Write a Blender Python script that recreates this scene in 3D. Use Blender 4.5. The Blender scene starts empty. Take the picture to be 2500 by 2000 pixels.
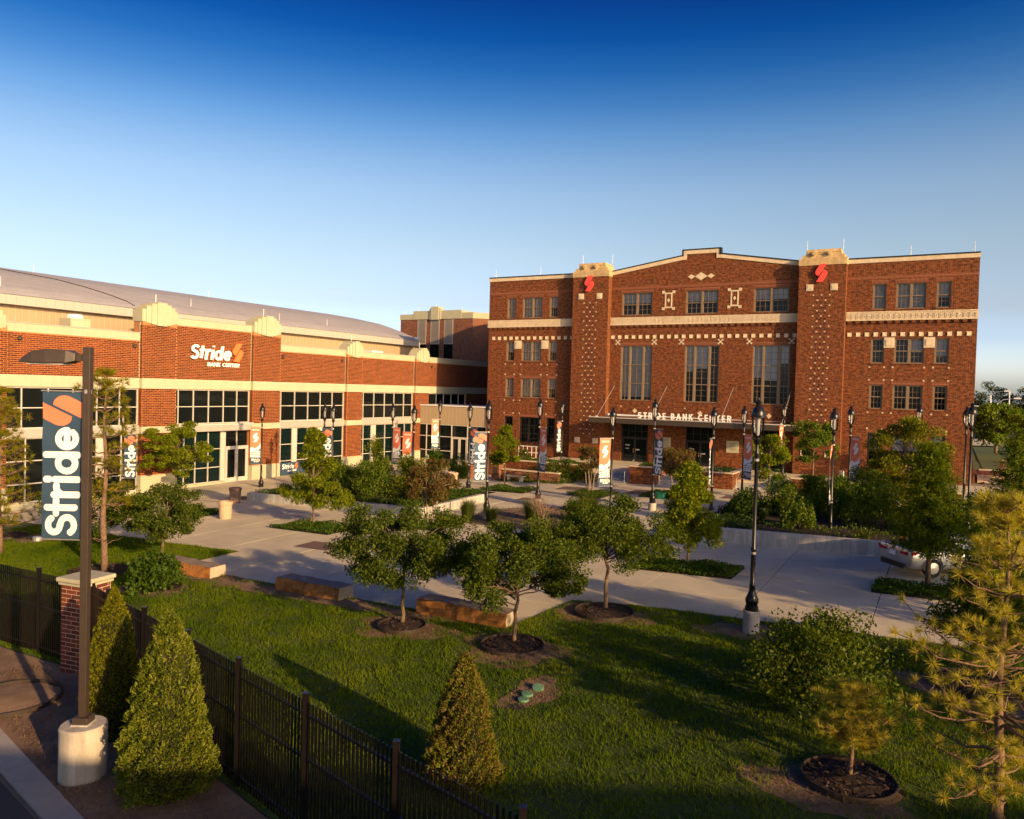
import bpy, math, random
import numpy as np
from mathutils import Vector, Matrix, Quaternion

# ---------------------------------------------------------------- site frame
# X runs along the front of the old brick hall, Y into it, Z up, metres.
# The plaza falls gently to the left; zg() is its surface.
def zg(x, y):
    return max(-2.2, min(1.6, 0.028 * (10.464 + 0.8731 * x + 0.48754 * y)))

scene = bpy.context.scene
col = scene.collection

# ---------------------------------------------------------------- camera
cam = bpy.data.cameras.new('camera')
cam.sensor_fit = 'HORIZONTAL'; cam.sensor_width = 36.0; cam.lens = 27.33
cam.clip_start = 0.1; cam.clip_end = 3000.0
cam_o = bpy.data.objects.new('camera', cam); col.objects.link(cam_o)
_roll = math.atan(0.0266); _pitch = math.atan(48 / 1898.0)
_f = Vector((-0.48754, 0.87310, 0)); _r = Vector((0.87310, 0.48754, 0))
_F = (_f * math.cos(_pitch) + Vector((0, 0, -math.sin(_pitch)))).normalized()
_U = (_f * math.sin(_pitch) + Vector((0, 0, math.cos(_pitch)))).normalized()
_X = _r * math.cos(_roll) + _U * math.sin(_roll); _Y = _U * math.cos(_roll) - _r * math.sin(_roll)
cam_o.matrix_world = Matrix(((_X.x, _Y.x, -_F.x, 21.71), (_X.y, _Y.y, -_F.y, -60.35), (_X.z, _Y.z, -_F.z, 6.5), (0, 0, 0, 1)))
scene.camera = cam_o

# ---------------------------------------------------------------- sky and sun
SUN_EL = math.radians(16.0); SUN_H = Vector((0.929, -0.371, 0)).normalized()
world = bpy.data.worlds.new('World'); scene.world = world; world.use_nodes = True
nt = world.node_tree; nt.nodes.clear()
sky = nt.nodes.new('ShaderNodeTexSky'); sky.sky_type = 'NISHITA'; sky.sun_disc = False
sky.sun_elevation = SUN_EL; sky.sun_rotation = math.atan2(SUN_H.x, SUN_H.y)
sky.altitude = 300; sky.air_density = 1.0; sky.dust_density = 3.0; sky.ozone_density = 1.0
# clear evening air: the blue deepens quickly overhead, all round the compass
SKY_STRENGTH = 0.15; EXPO = 0.9
tcw = nt.nodes.new('ShaderNodeTexCoord'); spw = nt.nodes.new('ShaderNodeSeparateXYZ'); nt.links.new(tcw.outputs['Generated'], spw.inputs[0])
rampw = nt.nodes.new('ShaderNodeValToRGB'); ew = rampw.color_ramp.elements
SKYM = [(0.00, (.75, .80, 1.0)), (.035, (.70, .75, 1.0)), (.07, (.42, .46, .66)), (.105, (.36, .35, .42)), (.174, (.345, .335, .345)), (.242, (.30, .315, .345)), (.276, (.235, .28, .335)), (.309, (.15, .235, .32)), (.342, (.072, .17, .285)), (.375, (.025, .118, .25)), (.407, (.006, .078, .215)), (.446, (.004, .048, .17)), (.66, (.01, .06, .19))]   # halved
ew[0].position = SKYM[0][0]; ew[0].color = SKYM[0][1] + (1,); ew[1].position = SKYM[-1][0]; ew[1].color = SKYM[-1][1] + (1,)
for p_, c_ in SKYM[1:-1]: x_ = ew.new(p_); x_.color = c_ + (1,)
nt.links.new(spw.outputs[2], rampw.inputs[0])
mxw = nt.nodes.new('ShaderNodeVectorMath'); mxw.operation = 'MULTIPLY'; nt.links.new(sky.outputs[0], mxw.inputs[0]); nt.links.new(rampw.outputs[0], mxw.inputs[1])
dbl = nt.nodes.new('ShaderNodeVectorMath'); dbl.operation = 'SCALE'; dbl.inputs['Scale'].default_value = 2.0; nt.links.new(mxw.outputs[0], dbl.inputs[0])
# the natural aureole round the low sun keeps its own brightness
sub = nt.nodes.new('ShaderNodeVectorMath'); sub.operation = 'SUBTRACT'; sub.inputs[1].default_value = (6, 6, 6); nt.links.new(sky.outputs[0], sub.inputs[0])
mxm = nt.nodes.new('ShaderNodeVectorMath'); mxm.operation = 'MAXIMUM'; nt.links.new(dbl.outputs[0], mxm.inputs[0]); nt.links.new(sub.outputs[0], mxm.inputs[1])
bg = nt.nodes.new('ShaderNodeBackground'); bg.inputs['Strength'].default_value = SKY_STRENGTH
out = nt.nodes.new('ShaderNodeOutputWorld')
nt.links.new(mxm.outputs[0], bg.inputs[0]); nt.links.new(bg.outputs[0], out.inputs[0])

sun = bpy.data.lights.new('sun', 'SUN'); sun.energy = 4.0; sun.angle = math.radians(0.53); sun.color = (1.0, 0.65, 0.31)
sun_o = bpy.data.objects.new('sun', sun); col.objects.link(sun_o)
_s = Vector((SUN_H.x * math.cos(SUN_EL), SUN_H.y * math.cos(SUN_EL), math.sin(SUN_EL)))
sun_o.rotation_euler = (-_s).to_track_quat('-Z', 'Y').to_euler(); sun_o.location = _s * 200

vs = scene.view_settings
vs.view_transform = 'Standard'; vs.look = 'None'; vs.gamma = 1.0; vs.exposure = EXPO
vs.use_curve_mapping = False
scene.cycles.max_bounces = 6; scene.cycles.diffuse_bounces = 3; scene.cycles.glossy_bounces = 3
scene.cycles.transmission_bounces = 4; scene.cycles.transparent_max_bounces = 8
scene.cycles.use_denoising = True
scene.cycles.sample_clamp_indirect = 4.0

# ---------------------------------------------------------------- helpers
def tag(o, label=None, cat=None, group=None, kind=None):
    if label: o['label'] = label
    if cat: o['category'] = cat
    if group: o['group'] = group
    if kind: o['kind'] = kind
    return o

def link(o, parent=None):
    col.objects.link(o)
    if parent is not None: o.parent = parent
    return o

def empty(name, loc, rz=0.0, label=None, cat=None, group=None):
    o = bpy.data.objects.new(name, None); o.empty_display_size = 0.2
    o.location = loc; o.rotation_euler = (0, 0, rz)
    col.objects.link(o)
    return tag(o, label, cat, group)

def inst(mesh, name, parent=None, loc=(0, 0, 0), rz=0.0, sc=None):
    o = bpy.data.objects.new(name, mesh); o.location = loc; o.rotation_euler = (0, 0, rz)
    if sc is not None: o.scale = sc
    return link(o, parent)

def mesh_np(name, V, F, mats, midx=None, smooth=False):
    V = np.asarray(V, np.float32); F = np.asarray(F, np.int32)
    me = bpy.data.meshes.new(name)
    k = F.shape[1]
    me.vertices.add(len(V)); me.vertices.foreach_set('co', V.ravel())
    me.loops.add(F.size); me.loops.foreach_set('vertex_index', F.ravel())
    me.polygons.add(len(F))
    me.polygons.foreach_set('loop_start', np.arange(0, F.size, k, dtype=np.int32))
    try: me.polygons.foreach_set('loop_total', np.full(len(F), k, np.int32))
    except Exception: pass
    for m in mats: me.materials.append(m)
    if midx is not None: me.polygons.foreach_set('material_index', np.asarray(midx, np.int32))
    if smooth: me.polygons.foreach_set('use_smooth', np.ones(len(F), bool))
    me.update(calc_edges=True)
    return me

class MB:
    def __init__(s): s.v = []; s.f = []; s.m = []
    def add(s, V, F, mi=0):
        n = len(s.v); s.v += [tuple(p) for p in V]
        for q in F: s.f.append(tuple(i + n for i in q)); s.m.append(mi)
        return s
    def box(s, a, b, mi=0):
        x0, y0, z0 = a; x1, y1, z1 = b
        return s.add([(x0, y0, z0), (x1, y0, z0), (x1, y1, z0), (x0, y1, z0), (x0, y0, z1), (x1, y0, z1), (x1, y1, z1), (x0, y1, z1)],
                     [(0, 3, 2, 1), (4, 5, 6, 7), (0, 1, 5, 4), (1, 2, 6, 5), (2, 3, 7, 6), (3, 0, 4, 7)], mi)
    def quad(s, p, mi=0): return s.add(p, [tuple(range(len(p)))], mi)
    def prism(s, pts, lo, hi, axis='z', mi=0):
        # pts counter-clockwise seen from the positive end of the axis
        n = len(pts)
        def mk(p, t):
            if axis == 'z': return (p[0], p[1], t)
            if axis == 'y': return (p[0], t, p[1])
            return (t, p[0], p[1])
        V = [mk(p, lo) for p in pts] + [mk(p, hi) for p in pts]
        F = [tuple(range(n - 1, -1, -1)), tuple(range(n, 2 * n))] + [(i, (i + 1) % n, n + (i + 1) % n, n + i) for i in range(n)]
        if axis == 'y': F = [tuple(reversed(q)) for q in F]
        return s.add(V, F, mi)
    def tube(s, P, R, n=8, mi=0, cap=True):
        P = [Vector(p) for p in P]; V = []; F = []
        if not hasattr(R, '__len__'): R = [R] * len(P)
        up = None
        for i, p in enumerate(P):
            d = (P[min(i + 1, len(P) - 1)] - P[max(i - 1, 0)]).normalized()
            if up is None:
                up = Vector((1, 0, 0)) if abs(d.x) < 0.8 else Vector((0, 1, 0))
            a = d.cross(up).normalized(); b = d.cross(a).normalized(); up = -b if False else up
            for k in range(n):
                t = 2 * math.pi * k / n
                V.append(tuple(p + (a * math.cos(t) + b * math.sin(t)) * R[i]))
        for i in range(len(P) - 1):
            for k in range(n):
                F.append((i * n + k, i * n + (k + 1) % n, (i + 1) * n + (k + 1) % n, (i + 1) * n + k))
        if cap:
            F.append(tuple(range(n - 1, -1, -1))); F.append(tuple((len(P) - 1) * n + k for k in range(n)))
        return s.add(V, F, mi)
    def lathe(s, prof, n=16, c=(0, 0, 0), mi=0, sx=1.0, sy=1.0):
        V = []; F = []
        for r, z in prof:
            for k in range(n):
                t = 2 * math.pi * k / n
                V.append((c[0] + r * math.cos(t) * sx, c[1] + r * math.sin(t) * sy, c[2] + z))
        for i in range(len(prof) - 1):
            for k in range(n):
                F.append((i * n + k, i * n + (k + 1) % n, (i + 1) * n + (k + 1) % n, (i + 1) * n + k))
        F.append(tuple(range(n - 1, -1, -1))); F.append(tuple((len(prof) - 1) * n + k for k in range(n)))
        return s.add(V, F, mi)
    def mesh(s, name, mats, smooth=False):
        me = bpy.data.meshes.new(name); me.from_pydata(s.v, [], s.f)
        for m in (mats if isinstance(mats, (list, tuple)) else [mats]): me.materials.append(m)
        me.polygons.foreach_set('material_index', s.m)
        if smooth: me.polygons.foreach_set('use_smooth', [True] * len(s.f))
        me.update(); return me
    def build(s, name, mats, parent=None, smooth=False, loc=(0, 0, 0), rz=0.0):
        return inst(s.mesh(name, mats, smooth), name, parent, loc, rz)

def smooth_angle(o, deg=40):
    me = o.data
    me.polygons.foreach_set('use_smooth', [True] * len(me.polygons))
    if hasattr(me, 'set_sharp_from_angle'): me.set_sharp_from_angle(angle=math.radians(deg))
    return o

def bevel(o, w=0.01, seg=2):
    m = o.modifiers.new('bevel', 'BEVEL'); m.width = w; m.segments = seg; m.limit_method = 'ANGLE'; m.angle_limit = math.radians(50)
    return o

# ---------------------------------------------------------------- materials
def _new(name):
    m = bpy.data.materials.new(name); m.use_nodes = True; t = m.node_tree; t.nodes.clear()
    o = t.nodes.new('ShaderNodeOutputMaterial'); return m, t, o
def N(t, kind, **kw):
    n = t.nodes.new(kind)
    for k, v in kw.items():
        if k in n.inputs: n.inputs[k].default_value = v
        else: setattr(n, k, v)
    return n
def rgba(c): return (c[0], c[1], c[2], 1.0)

def mat(name, c, rough=0.7, metal=0.0, var=0.15, scale=3.0, bump=0.0, bscale=40.0, spec=0.4, streak=0.0, c2=None, coord='Object'):
    m, t, o = _new(name); L = t.links
    p = N(t, 'ShaderNodeBsdfPrincipled', Roughness=rough, Metallic=metal); p.inputs['Specular IOR Level'].default_value = spec
    tc = N(t, 'ShaderNodeTexCoord')
    no = N(t, 'ShaderNodeTexNoise', Scale=scale, Detail=6.0, Roughness=0.65)
    L.new(tc.outputs[coord], no.inputs['Vector'])
    r = N(t, 'ShaderNodeValToRGB'); r.color_ramp.elements[0].position = 0.3; r.color_ramp.elements[1].position = 0.72
    lo = c2 if c2 else tuple(x * (1 - var) for x in c); hi = c if c2 else tuple(min(1, x * (1 + var)) for x in c)
    r.color_ramp.elements[0].color = rgba(lo); r.color_ramp.elements[1].color = rgba(hi)
    L.new(no.outputs[0], r.inputs[0]); src = r.outputs[0]
    if streak > 0:
        mp = N(t, 'ShaderNodeMapping'); mp.inputs['Scale'].default_value = (3.0, 3.0, 0.35)
        L.new(tc.outputs[coord], mp.inputs['Vector'])
        n2 = N(t, 'ShaderNodeTexNoise', Scale=1.6, Detail=5.0, Roughness=0.7); L.new(mp.outputs[0], n2.inputs['Vector'])
        r2 = N(t, 'ShaderNodeValToRGB'); r2.color_ramp.elements[0].position = 0.42; r2.color_ramp.elements[1].position = 0.62
        r2.color_ramp.elements[0].color = (1 - streak,) * 3 + (1,); r2.color_ramp.elements[1].color = (1, 1, 1, 1)
        L.new(n2.outputs[0], r2.inputs[0])
        mx = N(t, 'ShaderNodeMix', data_type='RGBA', blend_type='MULTIPLY'); mx.inputs[0].default_value = 1.0
        L.new(src, mx.inputs[6]); L.new(r2.outputs[0], mx.inputs[7]); src = mx.outputs[2]
    L.new(src, p.inputs['Base Color'])
    if bump > 0:
        nb = N(t, 'ShaderNodeTexNoise', Scale=bscale, Detail=4.0); L.new(tc.outputs[coord], nb.inputs['Vector'])
        b = N(t, 'ShaderNodeBump', Strength=bump, Distance=0.02); L.new(nb.outputs[0], b.inputs['Height']); L.new(b.outputs[0], p.inputs['Normal'])
    L.new(p.outputs[0], o.inputs[0]); return m

def brick_mat(name, ca, cb, cm, bw, bh, mortar=0.012, soldier=False, dark=(0.05, 0.02, 0.015), mottle=0.0):
    m, t, o = _new(name); L = t.links
    tc = N(t, 'ShaderNodeTexCoord'); sp = N(t, 'ShaderNodeSeparateXYZ'); L.new(tc.outputs['Object'], sp.inputs[0])
    ad = N(t, 'ShaderNodeMath', operation='ADD'); L.new(sp.outputs[0], ad.inputs[0]); L.new(sp.outputs[1], ad.inputs[1])
    cb_ = N(t, 'ShaderNodeCombineXYZ')
    if soldier: L.new(sp.outputs[2], cb_.inputs[0]); L.new(ad.outputs[0], cb_.inputs[1])
    else: L.new(ad.outputs[0], cb_.inputs[0]); L.new(sp.outputs[2], cb_.inputs[1])
    def br(c1, c2, cmo, bias):
        b = N(t, 'ShaderNodeTexBrick'); b.offset = 0.0 if soldier else 0.5
        b.inputs['Color1'].default_value = rgba(c1); b.inputs['Color2'].default_value = rgba(c2); b.inputs['Mortar'].default_value = rgba(cmo)
        b.inputs['Scale'].default_value = 1.0; b.inputs['Mortar Size'].default_value = mortar; b.inputs['Mortar Smooth'].default_value = 0.15
        b.inputs['Bias'].default_value = bias; b.inputs['Brick Width'].default_value = bw; b.inputs['Row Height'].default_value = bh
        L.new(cb_.outputs[0], b.inputs['Vector']); return b
    b1 = br(ca, cb, cm, 0.0); b2 = br(dark, ca, cm, -0.1)
    no = N(t, 'ShaderNodeTexNoise', Scale=0.9, Detail=7.0, Roughness=0.75); L.new(cb_.outputs[0], no.inputs['Vector'])
    rp = N(t, 'ShaderNodeValToRGB'); rp.color_ramp.elements[0].position = 0.36; rp.color_ramp.elements[1].position = 0.66; L.new(no.outputs[0], rp.inputs[0])
    mx = N(t, 'ShaderNodeMix', data_type='RGBA'); L.new(rp.outputs[0], mx.inputs[0]); L.new(b1.outputs[0], mx.inputs[6]); L.new(b2.outputs[0], mx.inputs[7])
    mp = N(t, 'ShaderNodeMapping'); mp.inputs['Scale'].default_value = (0.9 / bw, 0.55 / bh, 1.0) if not soldier else (1, 1, 1); L.new(cb_.outputs[0], mp.inputs['Vector'])
    n3 = N(t, 'ShaderNodeTexNoise', Scale=1.0, Detail=3.0, Roughness=0.8); L.new(mp.outputs[0], n3.inputs['Vector'])
    r3 = N(t, 'ShaderNodeValToRGB'); r3.color_ramp.elements[0].position = 0.38; r3.color_ramp.elements[1].position = 0.62; r3.color_ramp.elements[0].color = (0.30, 0.28, 0.28, 1); r3.color_ramp.elements[1].color = (1.12, 1.08, 1.05, 1); L.new(n3.outputs[0], r3.inputs[0])
    m3 = N(t, 'ShaderNodeMix', data_type='RGBA', blend_type='MULTIPLY'); m3.inputs[0].default_value = mottle; L.new(mx.outputs[2], m3.inputs[6]); L.new(r3.outputs[0], m3.inputs[7]); mx = m3
    p = N(t, 'ShaderNodeBsdfPrincipled', Roughness=0.85); p.inputs['Specular IOR Level'].default_value = 0.25
    L.new(mx.outputs[2], p.inputs['Base Color'])
    bp = N(t, 'ShaderNodeBump', Strength=0.5, Distance=0.008); bp.invert = True
    L.new(b1.outputs['Fac'], bp.inputs['Height']); L.new(bp.outputs[0], p.inputs['Normal'])
    L.new(p.outputs[0], o.inputs[0]); return m

def island_mat(name, cols, rough=0.8, bump=0.0):
    """colour picked for each separate piece of a mesh, and each object"""
    m, t, o = _new(name); L = t.links
    g = N(t, 'ShaderNodeNewGeometry'); oi = N(t, 'ShaderNodeObjectInfo')
    ad = N(t, 'ShaderNodeMath', operation='ADD'); L.new(g.outputs['Random Per Island'], ad.inputs[0]); L.new(oi.outputs['Random'], ad.inputs[1])
    fr = N(t, 'ShaderNodeMath', operation='FRACT'); L.new(ad.outputs[0], fr.inputs[0])
    r = N(t, 'ShaderNodeValToRGB'); r.color_ramp.interpolation = 'CONSTANT' if len(cols) > 3 else 'LINEAR'
    e = r.color_ramp.elements
    e[0].color = rgba(cols[0]); e[0].position = 0.0; e[1].position = 1.0 / len(cols); e[1].color = rgba(cols[1])
    for i, c in enumerate(cols[2:], 2):
        x = e.new(i / len(cols)); x.color = rgba(c)
    L.new(fr.outputs[0], r.inputs[0])
    p = N(t, 'ShaderNodeBsdfPrincipled', Roughness=rough); p.inputs['Specular IOR Level'].default_value = 0.25
    tc = N(t, 'ShaderNodeTexCoord'); no = N(t, 'ShaderNodeTexNoise', Scale=5.0, Detail=5.0); L.new(tc.outputs['Object'], no.inputs['Vector'])
    mx = N(t, 'ShaderNodeMix', data_type='RGBA', blend_type='OVERLAY'); mx.inputs[0].default_value = 0.35
    L.new(r.outputs[0], mx.inputs[6]); L.new(no.outputs[0], mx.inputs[7]); L.new(mx.outputs[2], p.inputs['Base Color'])
    if bump > 0:
        nb = N(t, 'ShaderNodeTexNoise', Scale=60.0); L.new(tc.outputs['Object'], nb.inputs['Vector'])
        b = N(t, 'ShaderNodeBump', Strength=bump, Distance=0.01); L.new(nb.outputs[0], b.inputs['Height']); L.new(b.outputs[0], p.inputs['Normal'])
    L.new(p.outputs[0], o.inputs[0]); return m

def leaf_mat(name, cols, trans=0.4, gloss=0.06, patch=0.0):
    m, t, o = _new(name); L = t.links
    g = N(t, 'ShaderNodeNewGeometry'); r = N(t, 'ShaderNodeValToRGB'); e = r.color_ramp.elements
    e[0].color = rgba(cols[0]); e[1].color = rgba(cols[-1])
    for i, c in enumerate(cols[1:-1], 1): x = e.new(i / (len(cols) - 1)); x.color = rgba(c)
    fac = g.outputs['Random Per Island']
    if patch > 0:
        tc = N(t, 'ShaderNodeTexCoord'); no = N(t, 'ShaderNodeTexNoise', Scale=patch, Detail=4.0); L.new(tc.outputs['Object'], no.inputs['Vector'])
        a = N(t, 'ShaderNodeMath', operation='MULTIPLY_ADD'); L.new(no.outputs[0], a.inputs[0]); a.inputs[1].default_value = 1.7; a.inputs[2].default_value = -0.65
        b = N(t, 'ShaderNodeMath', operation='MULTIPLY_ADD'); L.new(fac, b.inputs[0]); b.inputs[1].default_value = 0.4; L.new(a.outputs[0], b.inputs[2]); fac = b.outputs[0]
    L.new(fac, r.inputs[0])
    d = N(t, 'ShaderNodeBsdfDiffuse'); tr = N(t, 'ShaderNodeBsdfTranslucent'); gl = N(t, 'ShaderNodeBsdfGlossy', Roughness=0.5)
    L.new(r.outputs[0], d.inputs[0])
    hs = N(t, 'ShaderNodeHueSaturation', Saturation=1.15, Value=1.2); L.new(r.outputs[0], hs.inputs['Color']); L.new(hs.outputs[0], tr.inputs[0])
    m1 = N(t, 'ShaderNodeMixShader'); m1.inputs[0].default_value = trans; L.new(d.outputs[0], m1.inputs[1]); L.new(tr.outputs[0], m1.inputs[2])
    m2 = N(t, 'ShaderNodeMixShader'); m2.inputs[0].default_value = gloss * .4; L.new(m1.outputs[0], m2.inputs[1]); L.new(gl.outputs[0], m2.inputs[2])
    L.new(m2.outputs[0], o.inputs[0]); return m

def glass_mat(name, tint=(0.02, 0.025, 0.03), clear=0.0, rough=0.02, ior=1.38):
    m, t, o = _new(name); L = t.links
    fr = N(t, 'ShaderNodeFresnel', IOR=ior); gl = N(t, 'ShaderNodeBsdfGlossy', Roughness=rough); gl.inputs[0].default_value = (0.9, 0.93, 0.95, 1)
    if clear > 0:
        a = N(t, 'ShaderNodeBsdfTransparent'); a.inputs[0].default_value = (clear, clear, clear * 1.02, 1)
    else:
        a = N(t, 'ShaderNodeBsdfDiffuse'); a.inputs[0].default_value = rgba(tint)
    mx = N(t, 'ShaderNodeMixShader'); L.new(fr.outputs[0], mx.inputs[0]); L.new(a.outputs[0], mx.inputs[1]); L.new(gl.outputs[0], mx.inputs[2])
    L.new(mx.outputs[0], o.inputs[0]); return m

def joint_mat(name, c, cj, w, h):
    """plain panels with fine recessed seams every w along, on object x or y"""
    return brick_mat(name, c, tuple(x * 0.94 for x in c), cj, w, h, 0.012, False, tuple(x * 0.9 for x in c))

M = {}
M['brick'] = brick_mat('old_brick', (0.27, 0.054, 0.013), (0.13, 0.030, 0.010), (0.31, 0.165, 0.065), 0.225, 0.078, 0.011, False, (0.040, 0.016, 0.009), 1.0)
M['soldier'] = brick_mat('old_brick_soldier', (0.22, 0.042, 0.018), (0.12, 0.026, 0.014), (0.33, 0.165, 0.085), 0.225, 0.078, 0.012, True, (0.045, 0.016, 0.012))
M['brick_new'] = island_mat('new_brick', [(0.135, 0.030, 0.011), (0.10, 0.022, 0.010), (0.17, 0.038, 0.012), (0.115, 0.025, 0.010), (0.085, 0.019, 0.009), (0.15, 0.033, 0.011)], 0.85)
M['mortar'] = mat('warm_mortar', (0.42, 0.18, 0.065), 0.9, var=0.10, scale=8)
M['brick_far'] = brick_mat('tower_brick', (0.27, 0.08, 0.04), (0.20, 0.05, 0.03), (0.42, 0.26, 0.16), 0.32, 0.105, 0.014, mottle=0.6)
M['brick_pillar'] = island_mat('pillar_brick', [(0.17, 0.042, 0.022), (0.12, 0.030, 0.018), (0.20, 0.052, 0.025), (0.15, 0.036, 0.02), (0.10, 0.028, 0.018)], 0.85, 0.2)
M['mortar_grey'] = mat('grey_mortar', (0.55, 0.43, 0.32), 0.9, var=0.1, scale=8)
M['stone'] = mat('limestone', (0.62, 0.50, 0.34), 0.8, var=0.12, scale=2.0, bump=0.15, streak=0.12)
M['stone_new'] = mat('cast_stone', (0.43, 0.405, 0.28), 0.8, var=0.07, scale=1.0, bump=0.08, streak=0.06)
M['stone_old'] = mat('weathered_limestone', (0.56, 0.40, 0.20), 0.85, var=0.25, scale=3.0, bump=0.3, streak=0.25)
M['black_metal'] = mat('black_flashing', (0.012, 0.012, 0.013), 0.45, var=0.1)
M['gloss_black'] = mat('gloss_black_paint', (0.008, 0.008, 0.009), 0.34, var=0.1, spec=0.4)
M['bronze'] = mat('bronze_paint', (0.050, 0.036, 0.026), 0.45, var=0.12, scale=6)
M['win_frame'] = mat('brown_window_paint', (0.19, 0.135, 0.085), 0.55, var=0.12, scale=4)
M['alu'] = mat('clear_aluminium', (0.60, 0.56, 0.50), 0.38, 0.25, var=0.06)
M['alu_grey'] = mat('grey_metal_panel', (0.42, 0.39, 0.35), 0.45, 0.2, var=0.07)
M['interior'] = mat('dim_interior', (0.02, 0.018, 0.016), 0.9, var=0.3, scale=1.0)
M['blind'] = mat('pale_blind', (0.62, 0.60, 0.56), 0.9, var=0.06, scale=6)
M['curtain'] = mat('lace_curtain', (0.55, 0.52, 0.46), 0.9, var=0.25, scale=14)
M['glass'] = glass_mat('window_glass', clear=0.82)
M['glass_dark'] = glass_mat('dark_glass', (0.006, 0.008, 0.008), ior=1.32)
M['glass_teal'] = glass_mat('teal_glass', (0.004, 0.012, 0.012), ior=1.3)
M['metal_wall'] = joint_mat('ribbed_metal_wall', (0.36, 0.27, 0.17), (0.50, 0.40, 0.28), 0.42, 30.0)
M['fascia'] = joint_mat('roof_fascia', (0.40, 0.37, 0.33), (0.28, 0.26, 0.24), 0.6, 30.0)
M['roof'] = mat('pale_roof_membrane', (0.37, 0.355, 0.38), 0.75, var=0.09, scale=0.5, bump=0.1, bscale=3, streak=0.1)
M['roof_seam'] = mat('roof_seam', (0.29, 0.28, 0.30), 0.75, var=0.05)
M['flat_roof'] = mat('flat_roof', (0.30, 0.28, 0.27), 0.9, var=0.2)
M['white_metal'] = mat('white_metal', (0.72, 0.71, 0.68), 0.5, var=0.05)
M['concrete'] = mat('plaza_concrete', (0.66, 0.57, 0.46), 0.88, var=0.10, scale=0.8, bump=0.25, bscale=30, c2=(0.55, 0.475, 0.385))
M['concrete'] = mat('plaza_concrete', (0.64, 0.56, 0.385), 0.88, scale=0.6, bump=0.3, bscale=30, streak=0.0, c2=(0.45, 0.395, 0.28), coord='Generated' if False else 'Object')
M['joint'] = mat('slab_joint', (0.20, 0.17, 0.14), 0.95, var=0.2)
M['conc_wall'] = mat('cast_concrete', (0.50, 0.48, 0.44), 0.85, var=0.12, scale=1.5, bump=0.25, streak=0.30)
M['conc_base'] = mat('footing_concrete', (0.50, 0.45, 0.38), 0.85, var=0.14, scale=3, bump=0.3, streak=0.28)
M['paver'] = mat('brown_paver', (0.16, 0.10, 0.08), 0.9, var=0.2, scale=5)
M['soil'] = mat('dry_soil', (0.30, 0.195, 0.115), 0.95, scale=1.6, bump=0.8, bscale=25, c2=(0.15, 0.09, 0.055), var=0.2)
M['mulch'] = mat('dark_mulch', (0.040, 0.024, 0.016), 0.95, scale=8, bump=1.0, bscale=40, c2=(0.018, 0.011, 0.008))
M['lawn'] = mat('lawn_ground', (0.065, 0.095, 0.010), 0.95, scale=1.1, bump=0.6, bscale=30, c2=(0.040, 0.062, 0.008))
M['far_grass'] = mat('far_grass', (0.075, 0.105, 0.022), 0.95, scale=0.2, c2=(0.05, 0.075, 0.018))
M['asphalt'] = mat('asphalt', (0.055, 0.052, 0.05), 0.9, var=0.15, scale=2, bump=0.3, bscale=60)
M['kerb'] = mat('kerb_concrete', (0.34, 0.31, 0.27), 0.9, var=0.12, scale=2, bump=0.3)
M['sandstone'] = mat('orange_sandstone', (0.52, 0.23, 0.055), 0.9, scale=3.0, bump=1.0, bscale=9, c2=(0.17, 0.055, 0.018), var=0.2)
M['sandstone_top'] = mat('grey_brown_stone_top', (0.25, 0.19, 0.14), 0.9, var=0.2, scale=4, bump=0.7, bscale=14)
M['sandstone_cut'] = mat('pale_cut_stone', (0.46, 0.37, 0.26), 0.9, var=0.15, scale=3, bump=0.3)
M['bin_tan'] = mat('tan_aggregate', (0.48, 0.35, 0.23), 0.9, var=0.16, scale=40, bump=0.5, bscale=70)
M['bin_brown'] = mat('brown_aggregate', (0.17, 0.105, 0.075), 0.9, var=0.2, scale=40, bump=0.5, bscale=70)
M['bark'] = mat('bark', (0.20, 0.135, 0.085), 0.95, scale=9, bump=0.8, bscale=30, c2=(0.10, 0.068, 0.045))
M['bark_pine'] = mat('pine_bark', (0.26, 0.16, 0.095), 0.95, scale=14, bump=1.0, bscale=22, c2=(0.09, 0.055, 0.038))
M['bark_pale'] = mat('pale_bark', (0.36, 0.27, 0.18), 0.9, scale=9, bump=0.5, bscale=30, c2=(0.22, 0.16, 0.11))
M['twig'] = mat('dead_twig', (0.26, 0.16, 0.12), 0.9, var=0.2, scale=8)
M['fence'] = mat('dark_bronze_fence', (0.007, 0.005, 0.004), 0.35, var=0.1, spec=0.5)
M['navy'] = mat('navy_print', (0.030, 0.062, 0.105), 0.55, var=0.10, scale=2.5)
M['coral'] = mat('coral_print', (0.80, 0.20, 0.10), 0.55, var=0.06, scale=3)
M['white_print'] = mat('white_print', (0.82, 0.81, 0.78), 0.55, var=0.03)
M['sign_white'] = mat('white_sign', (0.84, 0.83, 0.80), 0.4, var=0.02)
M['sign_red'] = mat('coral_red_sign', (0.82, 0.075, 0.055), 0.4, var=0.03)
M['sign_orange'] = mat('orange_sign', (0.80, 0.17, 0.05), 0.4, var=0.03)
M['steel'] = mat('satin_steel', (0.55, 0.52, 0.47), 0.35, 0.7, var=0.05)
M['lamp_glass'] = glass_mat('lamp_globe_glass', clear=0.80, ior=1.5)
M['lamp_inner'] = mat('lamp_reflector', (0.48, 0.46, 0.42), 0.5, var=0.05)
M['green_plastic'] = mat('green_plastic', (0.02, 0.20, 0.10), 0.5, var=0.15, scale=6)
M['pale_green'] = mat('pale_green_lid', (0.10, 0.21, 0.13), 0.6, var=0.2, scale=8)
M['edging'] = mat('dark_edging', (0.035, 0.024, 0.018), 0.6, var=0.2)
M['plaque_ink'] = mat('plaque_ink', (0.26, 0.19, 0.12), 0.8, var=0.1)
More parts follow.
